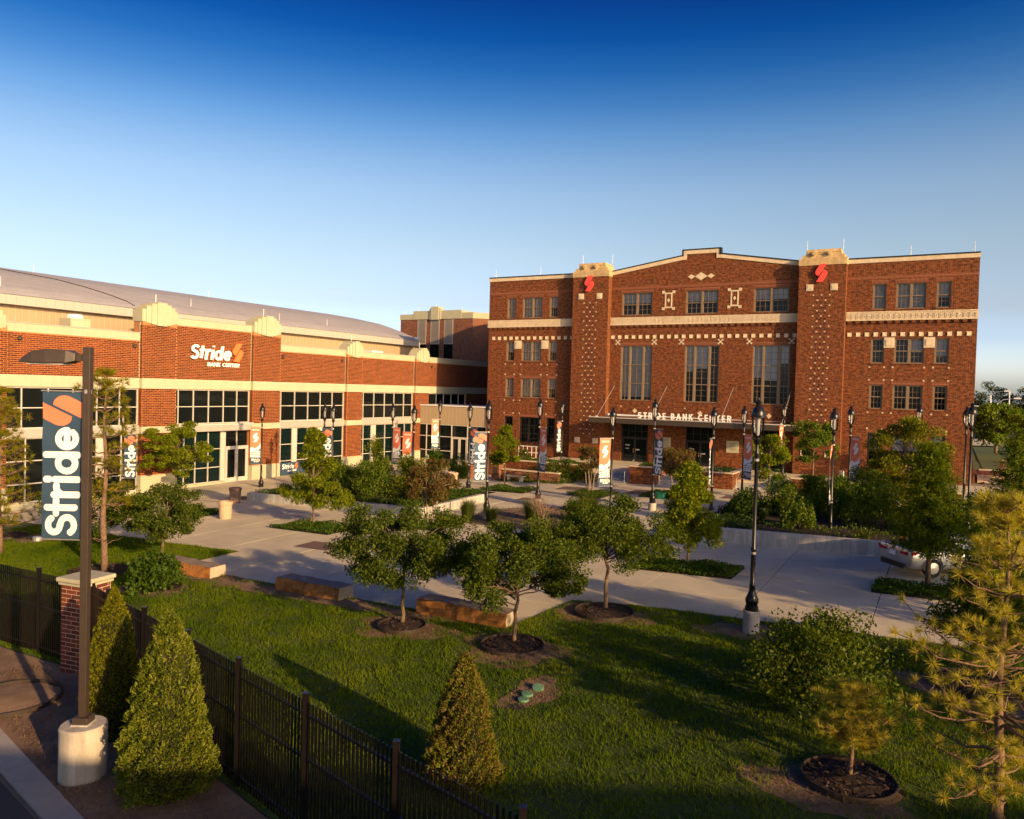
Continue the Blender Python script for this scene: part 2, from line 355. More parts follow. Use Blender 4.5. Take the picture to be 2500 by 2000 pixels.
M['brass'] = mat('brass_pull', (0.62, 0.46, 0.24), 0.3, 0.8, var=0.05)
# ---------------------------------------------------------------- lettering: letters as pen strokes
def _arc(cx, cy, rx, ry, a0, a1, n=14):
    return [(cx + rx * math.cos(math.radians(a0 + (a1 - a0) * i / n)), cy + ry * math.sin(math.radians(a0 + (a1 - a0) * i / n))) for i in range(n + 1)]
GLYPH = {
 'S': (0.62, [_arc(.31, .73, .22, .19, 25, 270) + _arc(.31, .30, .24, .22, 90, -155)]),
 't': (0.42, [[(.18, .95), (.18, .08)], [(.0, .66), (.40, .66)]]),
 'r': (0.42, [[(.10, 0), (.10, .74)], _arc(.36, .42, .26, .25, 175, 85)]),
 'i': (0.22, [[(.10, 0), (.10, .72)], [(.10, .90), (.10, .99)]]),
 'd': (0.70, [_arc(.33, .35, .24, .27, 0, 360, 24), [(.58, 0), (.58, 1.0)]]),
 'e': (0.66, [_arc(.33, .35, .25, .27, -2, 318, 22), [(.10, .35), (.57, .35)]]),
 'T': (0.62, [[(.0, .91), (.60, .91)], [(.30, .9), (.30, 0)]]),
 'R': (0.62, [[(.09, 0), (.09, 1)], [(.09, .91), (.30, .91)] + _arc(.31, .70, .20, .21, 90, -90, 10) + [(.09, .49)], [(.28, .47), (.55, 0)]]),
 'I': (0.24, [[(.10, 0), (.10, 1)]]),
 'D': (0.70, [[(.09, 0), (.09, 1)], [(.09, .91), (.25, .91)] + _arc(.25, .50, .32, .41, 90, -90, 14) + [(.09, .09)]]),
 'E': (0.54, [[(.09, 0), (.09, 1)], [(.09, .91), (.48, .91)], [(.09, .5), (.44, .5)], [(.09, .09), (.48, .09)]]),
 'B': (0.62, [[(.09, 0), (.09, 1)], [(.09, .91), (.27, .91)] + _arc(.27, .71, .20, .20, 90, -90, 10) + [(.09, .51)], [(.09, .51), (.29, .51)] + _arc(.29, .30, .22, .21, 90, -90, 10) + [(.09, .09)]]),
 'A': (0.72, [[(.04, 0), (.35, .96)], [(.35, .96), (.66, 0)], [(.16, .30), (.54, .30)]]),
 'N': (0.70, [[(.09, 0), (.09, 1)], [(.09, .95), (.57, .05)], [(.57, 0), (.57, 1)]]),
 'K': (0.64, [[(.09, 0), (.09, 1)], [(.55, 1), (.12, .48)], [(.24, .60), (.58, 0)]]),
 'C': (0.70, [_arc(.37, .5, .30, .41, 48, 312, 20)]),
 'M': (0.84, [[(.09, 0), (.09, 1)], [(.09, .95), (.40, .25)], [(.40, .25), (.71, .95)], [(.71, 0), (.71, 1)]]),
 'P': (0.58, [[(.09, 0), (.09, 1)], [(.09, .91), (.28, .91)] + _arc(.29, .68, .20, .23, 90, -90, 10) + [(.09, .45)]]),
 'W': (0.90, [[(.04, 1), (.22, .05)], [(.22, .05), (.42, .9)], [(.42, .9), (.62, .05)], [(.62, .05), (.80, 1)]]),
 'L': (0.50, [[(.09, 0), (.09, 1)], [(.09, .09), (.45, .09)]]),
 'O': (0.80, [_arc(.38, .5, .30, .41, 0, 360, 26)]),
 ' ': (0.34, []),
}
def text_layout(txt, size, gap=0.06):
    x = 0.0; res = []
    for ch in txt:
        w, st = GLYPH[ch]; res.append((ch, x * size, [[(px * size, py * size) for px, py in s] for s in st])); x += w + gap
    return res, (x - gap) * size
def ribbon(pts, w):
    """outline pairs (left, right) along a pen stroke of width w, square ends"""
    P = [Vector((p[0], p[1])) for p in pts]; out = []
    closed = (P[0] - P[-1]).length < 1e-6
    n = len(P)
    for i in range(n):
        a = P[(i - 1) % (n - 1)] if closed else P[max(i - 1, 0)]
        b = P[(i + 1) % (n - 1)] if closed and i == n - 1 else P[min(i + 1, n - 1)]
        if closed and i == 0: a = P[n - 2]
        d = (b - a)
        d = d.normalized() if d.length > 0 else Vector((1, 0))
        nn = Vector((-d.y, d.x)); out.append((P[i] + nn * w / 2, P[i] - nn * w / 2))
    return out
def letter_mesh(strokes, w, depth, m, name='letter', slant=0.0):
    """standing letter in local x (reading), z (up); front at -y"""
    mb = MB()
    for si, s in enumerate(strokes):
        rb = ribbon(s, w); V = []; e = 0.002 * si
        for l, r in rb:
            for q in (l, r): V.append((q.x + q.y * slant, -depth - e, q.y))
        n = len(rb)
        for l, r in rb:
            for q in (l, r): V.append((q.x + q.y * slant, 0.0, q.y))
        F = []
        for i in range(n - 1):
            a, b, c, d = 2 * i, 2 * i + 1, 2 * i + 3, 2 * i + 2
            F.append((a, d, c, b)[::-1] if False else (a, b, c, d))
            o = 2 * n
            F.append((a, d, d + o, a + o)); F.append((b, b + o, c + o, c))
        F.append((0, 2 * n, 2 * n + 1, 1)); F.append((2 * n - 2, 2 * n - 1, 4 * n - 1, 4 * n - 2))
        mb.add(V, F)
    return mb.mesh(name, m)
def dist_strokes(X, Y, strokes):
    D = np.full(X.shape, 9e9)
    for s in strokes:
        for (x0, y0), (x1, y1) in zip(s[:-1], s[1:]):
            dx, dy = x1 - x0, y1 - y0; L2 = dx * dx + dy * dy + 1e-12
            t = np.clip(((X - x0) * dx + (Y - y0) * dy) / L2, 0, 1)
            D = np.minimum(D, np.hypot(X - x0 - t * dx, Y - y0 - t * dy))
    return D
# the two-piece emblem in a unit box 0..0.62 wide, 0..1 high
_EM_A = [(.25, 1.0), (.573, 1.0), (.198, .344), (.14, .350), (.085, .375), (.04, .418), (.012, .47), (.0, .525), (.008, .585), (.03, .64)]
_EM_B = [(.635 - x, 1.0 - y) for x, y in _EM_A]
def in_poly(X, Y, poly):
    ins = np.zeros(X.shape, bool); n = len(poly)
    for i in range(n):
        x0, y0 = poly[i]; x1, y1 = poly[(i + 1) % n]
        if y0 == y1: continue
        c = ((y0 > Y) != (y1 > Y)) & (X < (x1 - x0) * (Y - y0) / (y1 - y0) + x0); ins ^= c
    return ins
def emblem_mask(X, Y, x0, y0, s):
    return in_poly((X - x0) / s, (Y - y0) / s, _EM_A) | in_poly((X - x0) / s, (Y - y0) / s, _EM_B)

# ---------------------------------------------------------------- printed banners
BW, BH = 0.66, 2.44
def banner_mesh(design, nx, ny, bulge=0.0, name='cloth'):
    xs = np.linspace(0, BW, nx + 1); zs = np.linspace(0, BH, ny + 1)
    XC, ZC = np.meshgrid((xs[:-1] + xs[1:]) / 2, (zs[:-1] + zs[1:]) / 2)
    idx = np.zeros(XC.shape, int)                      # 0 navy 1 coral 2 white
    if design == 'name':
        lay, tw = text_layout('Stride', 0.60, 0.045)   # reads upwards: x' = z, y' = -x
        k = 1.80 / tw
        tx = (ZC - 0.05) / k; ty = ((BW - 0.03) - XC) / k * 1.06
        for ch, ox, st in lay:
            D = dist_strokes(tx - ox, ty - 0.055, st)
            idx[D < 0.060] = 2
        # the emblem lies on its side at the top, running off the edges
        ex = (ZC - 1.88) / 0.80; ey = ((BW / 2 + 0.49) - XC) / 0.98
        em = in_poly(ex, ey, _EM_A) | in_poly(ex, ey, _EM_B)
        idx[em] = 1
    else:
        idx[:] = 2
        scal = 1.02 + 0.09 * np.abs(np.sin(XC * 9.0 + 0.5)) + 0.42 * np.clip((XC - 0.42) / 0.24, 0, 1) ** 2
        idx[ZC > scal] = 1
        em = emblem_mask(XC, ZC, 0.16, 1.47, 0.60); idx[em & (idx == 1)] = 2
        lay, tw = text_layout('WELCOME', 0.085, 0.08)
        for ch, ox, st in lay:
            D = dist_strokes(XC - (BW - tw) / 2 - ox, ZC - 2.24, st); idx[D < 0.0085] = 2
        # the hall drawn in navy lines over the white cloud
        hall = (ZC < 0.40 + 0.62 * (0.55 + 0.45 * XC / BW)) & (ZC > 0.50)
        lines = (np.mod(ZC * 1.0 - XC * 0.28, 0.115) < 0.052) & ((XC < 0.20) | (XC > 0.46))
        lines |= (np.mod(XC, 0.085) < 0.035) & (XC > 0.20) & (XC < 0.46) & (ZC < 0.80)
        roof = (np.abs(ZC - (0.80 + 0.28 * XC)) < 0.05)
        idx[hall & (lines | roof)] = 0
        idx[(XC > 0.46) & (XC < 0.52) & (ZC < 1.0) & (ZC > 0.45)] = 2
        idx[ZC < 0.44] = 0
        lay, tw = text_layout('Stride', 0.17, 0.05)
        for ch, ox, st in lay:
            D = dist_strokes(XC - 0.08 - ox, ZC - 0.19, st); idx[D < 0.017] = 2
        idx[emblem_mask(XC, ZC, 0.48, 0.17, 0.18)] = 1
        lay, tw = text_layout('BANK CENTER', 0.045, 0.08)
        for ch, ox, st in lay:
            D = dist_strokes(XC - 0.22 - ox, ZC - 0.12, st); idx[D < 0.006] = 2
    VX, VZ = np.meshgrid(xs, zs)
    VY = bulge * np.sin(np.pi * VZ / BH) * (VX / BW) ** 1.2 + 0.008 * np.sin(VZ * 7 + VX * 4)
    V = np.stack([VX - 0 * VX, VY, VZ], -1).reshape(-1, 3)
    i = np.arange(nx)[None, :] + np.arange(ny)[:, None] * (nx + 1)
    F = np.stack([i, i + 1, i + nx + 2, i + nx + 1], -1).reshape(-1, 4)
    me = mesh_np(name, V, F, [M['navy'], M['coral'], M['white_print']], idx.ravel(), True)
    return me
M['brick_dark'] = mat('dark_header_brick', (0.07, 0.022, 0.014), 0.85, var=0.3, scale=6)
# ================================================================ THE OLD BRICK HALL (front on Y = 0)
def wall_open(mb, u0, u1, z0, z1, ops, w, depth, mi=0, back=1):
    us = sorted({u0, u1} | {v for o in ops for v in o[:2]}); zs = sorted({z0, z1} | {v for o in ops for v in o[2:4]})
    for a, b in zip(us[:-1], us[1:]):
        for c, d in zip(zs[:-1], zs[1:]):
            mu, mz = (a + b) / 2, (c + d) / 2
            if any(o[0] < mu < o[1] and o[2] < mz < o[3] for o in ops): continue
            mb.quad([(a, w, c), (b, w, c), (b, w, d), (a, w, d)], mi)
    for o in ops:
        a, b, c, d = o[:4]; e = w + depth
        mb.quad([(a, w, c), (a, w, d), (a, e, d), (a, e, c)], mi); mb.quad([(b, w, c), (b, e, c), (b, e, d), (b, w, d)], mi)
        mb.quad([(a, w, d), (b, w, d), (b, e, d), (a, e, d)], mi); mb.quad([(a, w, c), (a, e, c), (b, e, c), (b, w, c)], mi)
        e2 = e + 0.5
        mb.quad([(a, e2, c), (b, e2, c), (b, e2, d), (a, e2, d)], back)
        mb.quad([(a, e, c), (a, e, d), (a, e2, d), (a, e2, c)], back); mb.quad([(b, e, c), (b, e2, c), (b, e2, d), (b, e, d)], back)
        mb.quad([(a, e, d), (b, e, d), (b, e2, d), (a, e2, d)], back); mb.quad([(a, e, c), (a, e2, c), (b, e2, c), (b, e, c)], back)

hall = empty('brick_hall', (0, 0, 0), 0, 'four storey red brick hall with two towers and a stone key-pattern band', 'building')
UL, UR = -14.60, 23.32
COLS_L = [(-12.74, -11.90), (-11.19, -9.24), (-8.56, -7.72)]; COLS_R = [(16.90, 17.76), (18.38, 20.24), (20.86, 21.72)]
ROWS = [(12.84, 14.63), (9.05, 10.78), (5.84, 7.55)]; ROW0 = (1.95, 4.15)
TOP3 = [(-1.89, 0.69), (3.46, 6.02), (8.70, 11.27)]; TALL = [(-1.86, 0.83), (3.52, 6.22), (8.75, 11.48)]
DOORS = [(-1.60, 0.68), (3.78, 6.12), (9.00, 11.22)]
ops = []
for c in COLS_L + COLS_R:
    for r in ROWS + [ROW0]: ops.append(c + r)
for c in TOP3: ops.append(c + (12.84, 14.68))
for c in TALL: ops.append(c + (5.90, 10.37))
dops = [c + (0.90, 3.98) for c in DOORS]
mb = MB()
wall_open(mb, UL, UR, -0.6, 15.9, ops + dops, 0.0, 0.22)
# stepped parapets above
mb.quad([(UL, 0, 15.9), (-2.8, 0, 15.9), (-2.8, 0, 16.45), (UL, 0, 16.45)]); mb.quad([(15.2, 0, 15.9), (UR, 0, 15.9), (UR, 0, 16.42), (15.2, 0, 16.42)])
GAB = [(-2.8, 16.48), (3.13, 17.42), (3.13, 17.84), (6.09, 17.84), (6.09, 17.42), (12.0, 16.48)]
mb.quad([(-2.8, 0, 15.9), (12.0, 0, 15.9)] + [(p[0], 0, p[1]) for p in reversed(GAB)])
mb.quad([(12.0, 0, 15.9), (15.2, 0, 15.9), (15.2, 0, 16.42), (12.0, 0, 16.48)])
BK = 34.0
mb.quad([(UL, 0, -0.6), (UL, 0, 16.45), (UL, BK, 16.45), (UL, BK, -0.6)]); mb.quad([(UR, 0, -0.6), (UR, BK, -0.6), (UR, BK, 16.42), (UR, 0, 16.42)])
mb.quad([(UL, BK, -0.6), (UL, BK, 16.4), (UR, BK, 16.4), (UR, BK, -0.6)])
mb.quad([(UL, 0, 16.0), (UL, BK, 16.0), (UR, BK, 16.0), (UR, 0, 16.0)], 2)
mb.quad([(p[0], 0.35, p[1]) for p in GAB] + [(12.0, 0.35, 16.0), (-2.8, 0.35, 16.0)])
mb.build('wall', [M['brick'], M['interior'], M['flat_roof']], hall)

# coping and flashing along the parapet
def coping(name, pts):
    cp = MB(); fl = MB()
    for (a, za), (b, zb) in zip(pts[:-1], pts[1:]):
        if a == b:
            lo, hi = min(za, zb), max(za, zb)
            x = a - 0.15 if False else a
            side = -1 if pts[0][0] < a < 4.6 else 1
            cp.prism([(x - 0.001, lo - 0.3), (x + 0.3 * -side, lo - 0.3), (x + 0.3 * -side, hi - 0.3), (x - 0.001, hi - 0.3)] if side < 0 else [(x - 0.3, lo - 0.3), (x + 0.001, lo - 0.3), (x + 0.001, hi - 0.3), (x - 0.3, hi - 0.3)], -0.055, -0.002, 'y')
            fl.box((x - 0.06, -0.10, lo - 0.02), (x + 0.06, 0.36, hi + 0.085))
        else:
            cp.prism([(a, za - 0.30), (b, zb - 0.30), (b, zb), (a, za)], -0.06, 0.30, 'y'); fl.prism([(a, za + 0.001), (b, zb + 0.001), (b, zb + 0.085), (a, za + 0.085)], -0.10, 0.36, 'y')
    tag(cp.build(name, M['stone'], hall), kind='stuff' if len(pts) > 2 else None)
    tag(fl.build('flashing', M['black_metal'], hall), kind='stuff' if len(pts) > 2 else None)
coping('coping', [(UL - 0.03, 16.46), (-6.05, 16.46)])
coping('coping', GAB)
coping('coping', [(15.22, 16.43), (UR + 0.03, 16.43)])

# key-pattern band, in three lengths, with dentils below and stone blocks under them
BANDS = [(UL - 0.04, -6.03), (-2.80, 12.02), (15.22, UR + 0.04)]
for bi, (a, b) in enumerate(BANDS):
    g = MB().box((a, -0.14, 12.07), (b, 0.0, 12.66)); g.box((a, -0.17, 12.60), (b, -0.139, 12.68)); g.box((a, -0.17, 12.04), (b, -0.139, 12.11))
    band = g.build('stone_band', M['stone'], hall)
    key = MB(); nu = int(round((b - a - 0.2) / 0.345)); st = (b - a - 0.2) / nu
    for i in range(nu):
        x = a + 0.1 + i * st; y0, y1 = -0.162, -0.139
        def bar(x0, x1, z0, z1): key.box((x + x0 * st, y0, z0), (x + x1 * st, y1, z1))
        bar(0.0, 0.62, 12.50, 12.545); bar(0.0, 0.12, 12.24, 12.50); bar(0.12, 0.40, 12.24, 12.285)
        bar(0.28, 0.40, 12.285, 12.41); bar(0.62, 0.74, 12.17, 12.545); bar(0.74, 1.0, 12.17, 12.215); bar(0.88, 1.0, 12.215, 12.50)
    tag(key.build('key_relief', M['stone'], band), kind='stuff')
    nd = int((b - a) / 0.50); dm = None
    for i in range(nd):
        x = a + (i + 0.5) * (b - a) / nd
        if dm is None: dm = MB().box((-0.13, -0.12, 11.86), (0.13, 0.0, 12.04)).mesh('dentil', M['brick'])
        inst(dm, 'dentil', hall, (x, 0, 0))
blk = MB().box((-0.145, -0.035, -0.145), (0.145, 0.0, 0.145)); blk.add([(-0.145, -0.036, -0.145), (-0.145, -0.036, 0.145), (0.02, -0.036, 0.0), (-0.11, -0.075, 0.0)], [(0, 2, 3), (2, 1, 3), (1, 0, 3)])
blk = blk.mesh('stone_block', M['stone'])
for a, b, n in [(-14.06, -6.35, 14), (-2.60, 11.75, 25), (15.48, 22.86, 14)]:
    for i in range(n): inst(blk, 'stone_block', hall, (a + (b - a) * i / (n - 1), 0, 11.08))
pan = MB().box((-0.34, -0.05, -0.36), (0.34, 0.0, 0.36)); pan.box((-0.22, -0.085, -0.22), (0.22, -0.049, 0.22)); pan = pan.mesh('stone_panel', M['stone'])
for u in (-11.55, -8.90, 18.07, 20.54): inst(pan, 'stone_panel', hall, (u, 0, 10.50))
xo = MB()
for dx, dz in ((0, 0), (-.145, -.145), (.145, -.145), (-.145, .145), (.145, .145)):
    s = 0.085 if dx == 0 else 0.062
    xo.box((dx - s, -0.03, dz - s), (dx + s, 0, dz + s))
xo = xo.mesh('cross_ornament', M['stone'])
for u in (-2.14, 0.98, 3.22, 6.30, 8.49, 11.55): tag(inst(xo, 'cross_ornament', hall, (u, 0, 10.65)), kind='stuff')
pn = MB()
for x0, x1, z0, z1 in ((-.30, .30, -.60, .60),):
    for q in ((-.30, -.20), (.20, .30)): pn.box((q[0], -0.04, -.62), (q[1], 0, .62))
    pn.box((-.20, -0.04, .50), (.20, 0, .62)); pn.box((-.20, -0.04, -.62), (.20, 0, -.50))
    for sx in (-1, 1):
        for sz in (-1, 1): pn.box((sx * .42 - .11, -0.045, sz * .66 - .11), (sx * .42 + .11, 0, sz * .66 + .11))
pn.prism([(-.11, 0), (0, -.17), (.11, 0), (0, .17)], -0.05, 0, 'y')
pn = pn.mesh('framed_ornament', M['stone'])
for u in (2.06, 7.27): tag(inst(pn, 'framed_ornament', hall, (u, 0, 13.97)), kind='stuff')
for u, z, s in ((4.62, 15.77, .50), (3.86, 15.77, .30), (5.40, 15.77, .30)):
    MB().prism([(-s, 0), (0, -s * .62), (s, 0), (0, s * .62)], -0.04, 0, 'y').build('stone_diamond', M['stone'], hall, loc=(u, 0, z))
for u in (-0.50, 4.87, 10.11):
    MB().prism([(-.2, 0), (0, -.2), (.2, 0), (0, .2)], -0.03, 0, 'y').build('stone_diamond', M['stone'], hall, loc=(u, 0, 5.05))
# little stone squares at the window corners
dots = MB()
for cols in (COLS_L, COLS_R):
    for c in cols:
        for z in (8.78, 7.88, 5.58, 4.45):
            for u in (c[0] - 0.04, c[1] + 0.04): dots.box((u - .055, -0.02, z - .055), (u + .055, 0, z + .055))
for c in TALL:
    for u in (c[0] + .15, c[1] - .15): dots.box((u - .05, -0.02, 5.35), (u + .05, 0, 5.45))
tag(dots.build('stone_squares', M['stone'], hall), kind='stuff')
# soldier courses over the windows
sc = MB()
for cols in (COLS_L, COLS_R):
    for c in cols:
        for z in (14.63, 7.55, 4.15): sc.box((c[0] - .10, -0.012, z), (c[1] + .10, 0, z + .24))
for a, b in ((UL, -6.05), (-2.8, 12.02), (15.22, UR)): sc.box((a, -0.012, 14.95), (b, 0, 15.18))
for c in TALL: sc.box((c[0] - .1, -0.012, 10.37), (c[1] + .1, 0, 10.60))
for c in TOP3: sc.box((c[0] - .1, -0.013, 14.68), (c[1] + .1, 0, 14.90))
tag(sc.build('soldier_courses', M['soldier'], hall), kind='stuff')

# windows: painted frame, glass behind it, blinds behind the glass
def hall_window(u0, u1, z0, z1, bays, split, blind, lites=(3, 2), dark=False):
    f = MB(); W = u1 - u0; y0, y1 = 0.10, 0.20; b = 0.075
    f.box((u0, y0 - .03, z0), (u0 + b, y1, z1)); f.box((u1 - b, y0 - .03, z0), (u1, y1, z1))
    f.box((u0 + b, y0 - .03, z1 - b), (u1 - b, y1, z1)); f.box((u0 + b, y0 - .05, z0), (u1 - b, y1, z0 + b))
    widths = bays; tot = sum(widths); x = u0 + b; span = W - 2 * b - 0.14 * (len(bays) - 1); cells = []
    for i, wd in enumerate(widths):
        w = span * wd / tot; cells.append((x, x + w))
        if i < len(widths) - 1: f.box((x + w, y0 - .035, z0 + b), (x + w + 0.14, y1, z1 - b))
        x += w + 0.14
    zs = [z0 + b] + list(split) + [z1 - b]
    panes = []
    for (a, c) in cells:
        for k, (p, q) in enumerate(zip(zs[:-1], zs[1:])):
            sp = 0.05
            if k > 0: f.box((a, y0 - .02, p - .035), (c, y1 - .02, p + .035))
            f.box((a, y0 + .02, p), (a + sp, y1 - .01, q)); f.box((c - sp, y0 + .02, p), (c, y1 - .01, q))
            nx, nz = lites
            for i in range(1, nx): xx = a + (c - a) * i / nx; f.box((xx - .011, y0 + .05, p), (xx + .011, y1 - .015, q))
            for j in range(1, nz): zz = p + (q - p) * j / nz; f.box((a + sp, y0 + .051, zz - .011), (c - sp, y1 - .016, zz + .011))
            panes.append((a, c, p, q))
    w_ = tag(f.build('window', M['win_frame'] if not dark else M['black_metal'], hall), kind=None)
    for (a, c, p, q) in panes:
        MB().quad([(a, y1 - .005, p), (c, y1 - .005, p), (c, y1 - .005, q), (a, y1 - .005, q)]).build('pane', M['glass'], w_)
    for (a, c), fr in zip(cells, blind):
        if fr > 0: MB().quad([(a, y1 + .10, z1 - b - (z1 - z0 - 2 * b) * fr), (c, y1 + .10, z1 - b - (z1 - z0 - 2 * b) * fr), (c, y1 + .10, z1 - b), (a, y1 + .10, z1 - b)]).build('blind', M['blind'] if fr < .8 else M['curtain'], w_)
    MB().box((u0 - .06, -0.05, z0 - .07), (u1 + .06, 0.12, z0 - .001)).build('sill', M['soldier'] if False else M['brick'], w_)
rng = random.Random(5)
BL = {0: [[1, 0], [.6, 1], [.85, 0]], 1: [[1, 0], [1, 1], [1, 0]], 2: [[1, 0], [1, 1], [1, 0]]}
for ri, r in enumerate(ROWS):
    for ci, c in enumerate(COLS_L):
        hall_window(c[0], c[1], r[0], r[1], [1, 1] if ci == 1 else [1], [(r[0] + r[1]) / 2], [.95, .95] if rng.random() < .75 else [.55, .95])
    for ci, c in enumerate(COLS_R):
        v = {0: [.96, .96], 1: [.0, .0], 2: [.0, .0]}[ri]
        if ri == 1 and ci == 2: v = [.7, 0]
        if ri == 1 and ci == 1: v = [0, .55]
        if ri == 0 and ci == 2: v = [.6, .6]
        hall_window(c[0], c[1], r[0], r[1], [1, 1] if ci == 1 else [1], [(r[0] + r[1]) / 2], v)
for ci, c in enumerate(COLS_L): hall_window(c[0], c[1], ROW0[0], ROW0[1], [1], [2.7, 3.4], [0], (2 if ci != 1 else 4, 1), True)
for ci, c in enumerate(COLS_R): hall_window(c[0], c[1], ROW0[0], ROW0[1], [1, 1] if ci == 1 else [1], [3.45], [.55, .55], (1, 1), True)
for c in TOP3: hall_window(c[0], c[1], 12.84, 14.68, [1, 1], [13.72], [.45, .45])
for k, c in enumerate(TALL): hall_window(c[0], c[1], 5.90, 10.37, [.62, 1, .62], [7.3, 8.82], [.95, .95, .95] if k == 0 else ([.45, .4, 0] if k == 1 else [.55, .6, .3]), (2, 3))

# entrance doors, three dark glazed pairs under transoms
for k, c in enumerate(DOORS):
    u0, u1 = c; f = MB(); y = 0.12; um = (u0 + u1) / 2
    for x in (u0, u1 - .07): f.box((x, y, 0.9), (x + .07, y + .08, 3.98))
    f.box((u0 + .07, y, 2.82), (u1 - .07, y + .08, 2.90)); f.box((u0 + .07, y, 3.90), (u1 - .07, y + .08, 3.98))
    for x in (u0 + (u1 - u0) * .25, um, u0 + (u1 - u0) * .75): f.box((x - .02, y + .01, 2.90), (x + .02, y + .07, 3.90))
    f.box((u0 + .07, y + .012, 3.38), (u1 - .07, y + .068, 3.42))
    po = f.build('door_frame', M['black_metal'], hall)
    MB().quad([(u0 + .07, y + .05, 2.9), (u1 - .07, y + .05, 2.9), (u1 - .07, y + .05, 3.9), (u0 + .07, y + .05, 3.9)]).build('transom_pane', M['glass_dark'], po)
    for s, (a, b) in enumerate(((u0 + .075, um - .004), (um + .004, u1 - .075))):
        d = MB()
        d.box((a, y + .01, .91), (a + .09, y + .06, 2.815)); d.box((b - .09, y + .01, .91), (b, y + .06, 2.815)); d.box((a + .09, y + .01, 2.72), (b - .09, y + .06, 2.815)); d.box((a + .09, y + .01, .91), (b - .09, y + .06, 1.12))
        dr = d.build('door', M['black_metal'], hall)
        MB().quad([(a + .09, y + .035, 1.12), (b - .09, y + .035, 1.12), (b - .09, y + .035, 2.72), (a + .09, y + .035, 2.72)]).build('pane', M['glass_dark'], dr)
        hx = um - .09 if s == 0 else um + .09
        MB().tube([(hx, y + .0, 1.62), (hx, y - .05, 1.65), (hx, y - .05, 1.95), (hx, y, 1.98)], .017, 6).build('handle', M['brass'], dr)
        dc = MB()
        if s == 0:
            lay, tw = text_layout('Stride', .11)
            for ch, ox, st in lay:
                for stx in st:
                    rb = ribbon(stx, .022)
                    for (l, r), (l2, r2) in zip(rb[:-1], rb[1:]): dc.quad([(a + .25 + ox + q.x, y + .028, 2.18 + q.y) for q in (l, r, r2, l2)])
            dc.box((a + .28, y + .026, 1.93), (a + .56, y + .030, 1.97))
        else: dc.box((a + .12, y + .026, 1.84), (a + .40, y + .030, 1.92))
        tag(dc.build('door_decal', M['white_print'], dr), kind='stuff')
for u in (2.14, 7.50):
    pq = MB().box((u - .47, -0.05, 2.12), (u + .47, 0, 3.02)).build('plaque', M['stone_new'], hall); ink = MB()
    for txt, z, h in (('MARK', 2.74, .15), ('PRICE', 2.53, .15), ('ARENA', 2.32, .15), ('ICE', 2.20, .05)):
        lay, tw = text_layout(txt if h > .1 else 'IIII', h, .10)
        for ch, ox, st in lay:
            for s_ in st:
                rb = ribbon(s_, h * .17)
                for (l, r), (l2, r2) in zip(rb[:-1], rb[1:]): ink.quad([(u - tw / 2 + ox + q.x, -0.054, z + q.y) for q in (l, r, r2, l2)])
    tag(ink.build('lettering', M['plaque_ink'], pq), kind='stuff')

# towers
def tower(u0, u1):
    t = MB(); p = -0.70
    t.prism([(u0, p), (u1, p), (u1, 0.4), (u0, 0.4)], -0.6, 16.05, 'z')
    t.prism([(u0 + .02, p + .03), (u1 - .02, p + .03), (u1 - .02, 0.4), (u0 + .02, 0.4)], 16.05, 16.10, 'z')
    tw = t.build('tower', M['brick'], hall); uc = (u0 + u1) / 2; hw = (u1 - u0) / 2
    c = MB()
    for dz0, dz1, ins, out_ in ((16.05, 16.55, -.04, -.05), (16.55, 16.80, .16, .10), (16.80, 17.02, .38, .26), (17.02, 17.22, .42, .22)):
        c.box((u0 + ins, p + out_, dz0), (u1 - ins, 1.6 - ins, dz1 - .001))
    tag(c.build('stone_cap', M['stone_old'], tw), kind='stuff')
    for s in (-.62, .42):
        MB().prism([(-.16, 0), (0, -.17), (.16, 0), (0, .17)], -0.36, 0, 'y').build('cap_stone', M['stone_old'], tw, loc=(uc + s, p + .30, 16.90))
    for s in (-.82, .82):
        b = MB().box((uc + s - .24, p - .05, 14.21), (uc + s + .24, p - .001, 14.68)); b.box((uc + s - .15, p - .075, 14.29), (uc + s + .15, p - .049, 14.60)); b.build('stone_panel', M['stone'], tw)
        b = MB().box((uc + s - .24, p - .05, 2.24), (uc + s + .24, p - .001, 2.68)); b.build('stone_panel', M['stone'], tw)
    d = MB(); x = MB(); z = 13.90; k = 0
    while z > 2.85:
        for q in ((-.55, 0, .55) if k % 2 == 0 else (-.275, .275)): d.box((uc + q - .05, p - .022, z - .045), (uc + q + .05, p - .001, z + .045))
        z -= 0.375; k += 1
    tag(d.build('stone_studs', M['stone'], tw), kind='stuff')
    z = 13.72
    while z > 3.0:
        for q in (-.275, 0, .275):
            x.prism([(uc + q - .085, z), (uc + q, z - .10), (uc + q + .085, z), (uc + q, z + .10)], p - .008, p - .001, 'y')
        for q in ():
            for sx, sz in ((.135, 0), (-.135, 0)): pass
        z -= 0.375
    tag(x.build('brick_lattice', M['brick_dark'], tw), kind='stuff')
    return tw
tower(-6.03, -2.82); tower(12.02, 15.20)

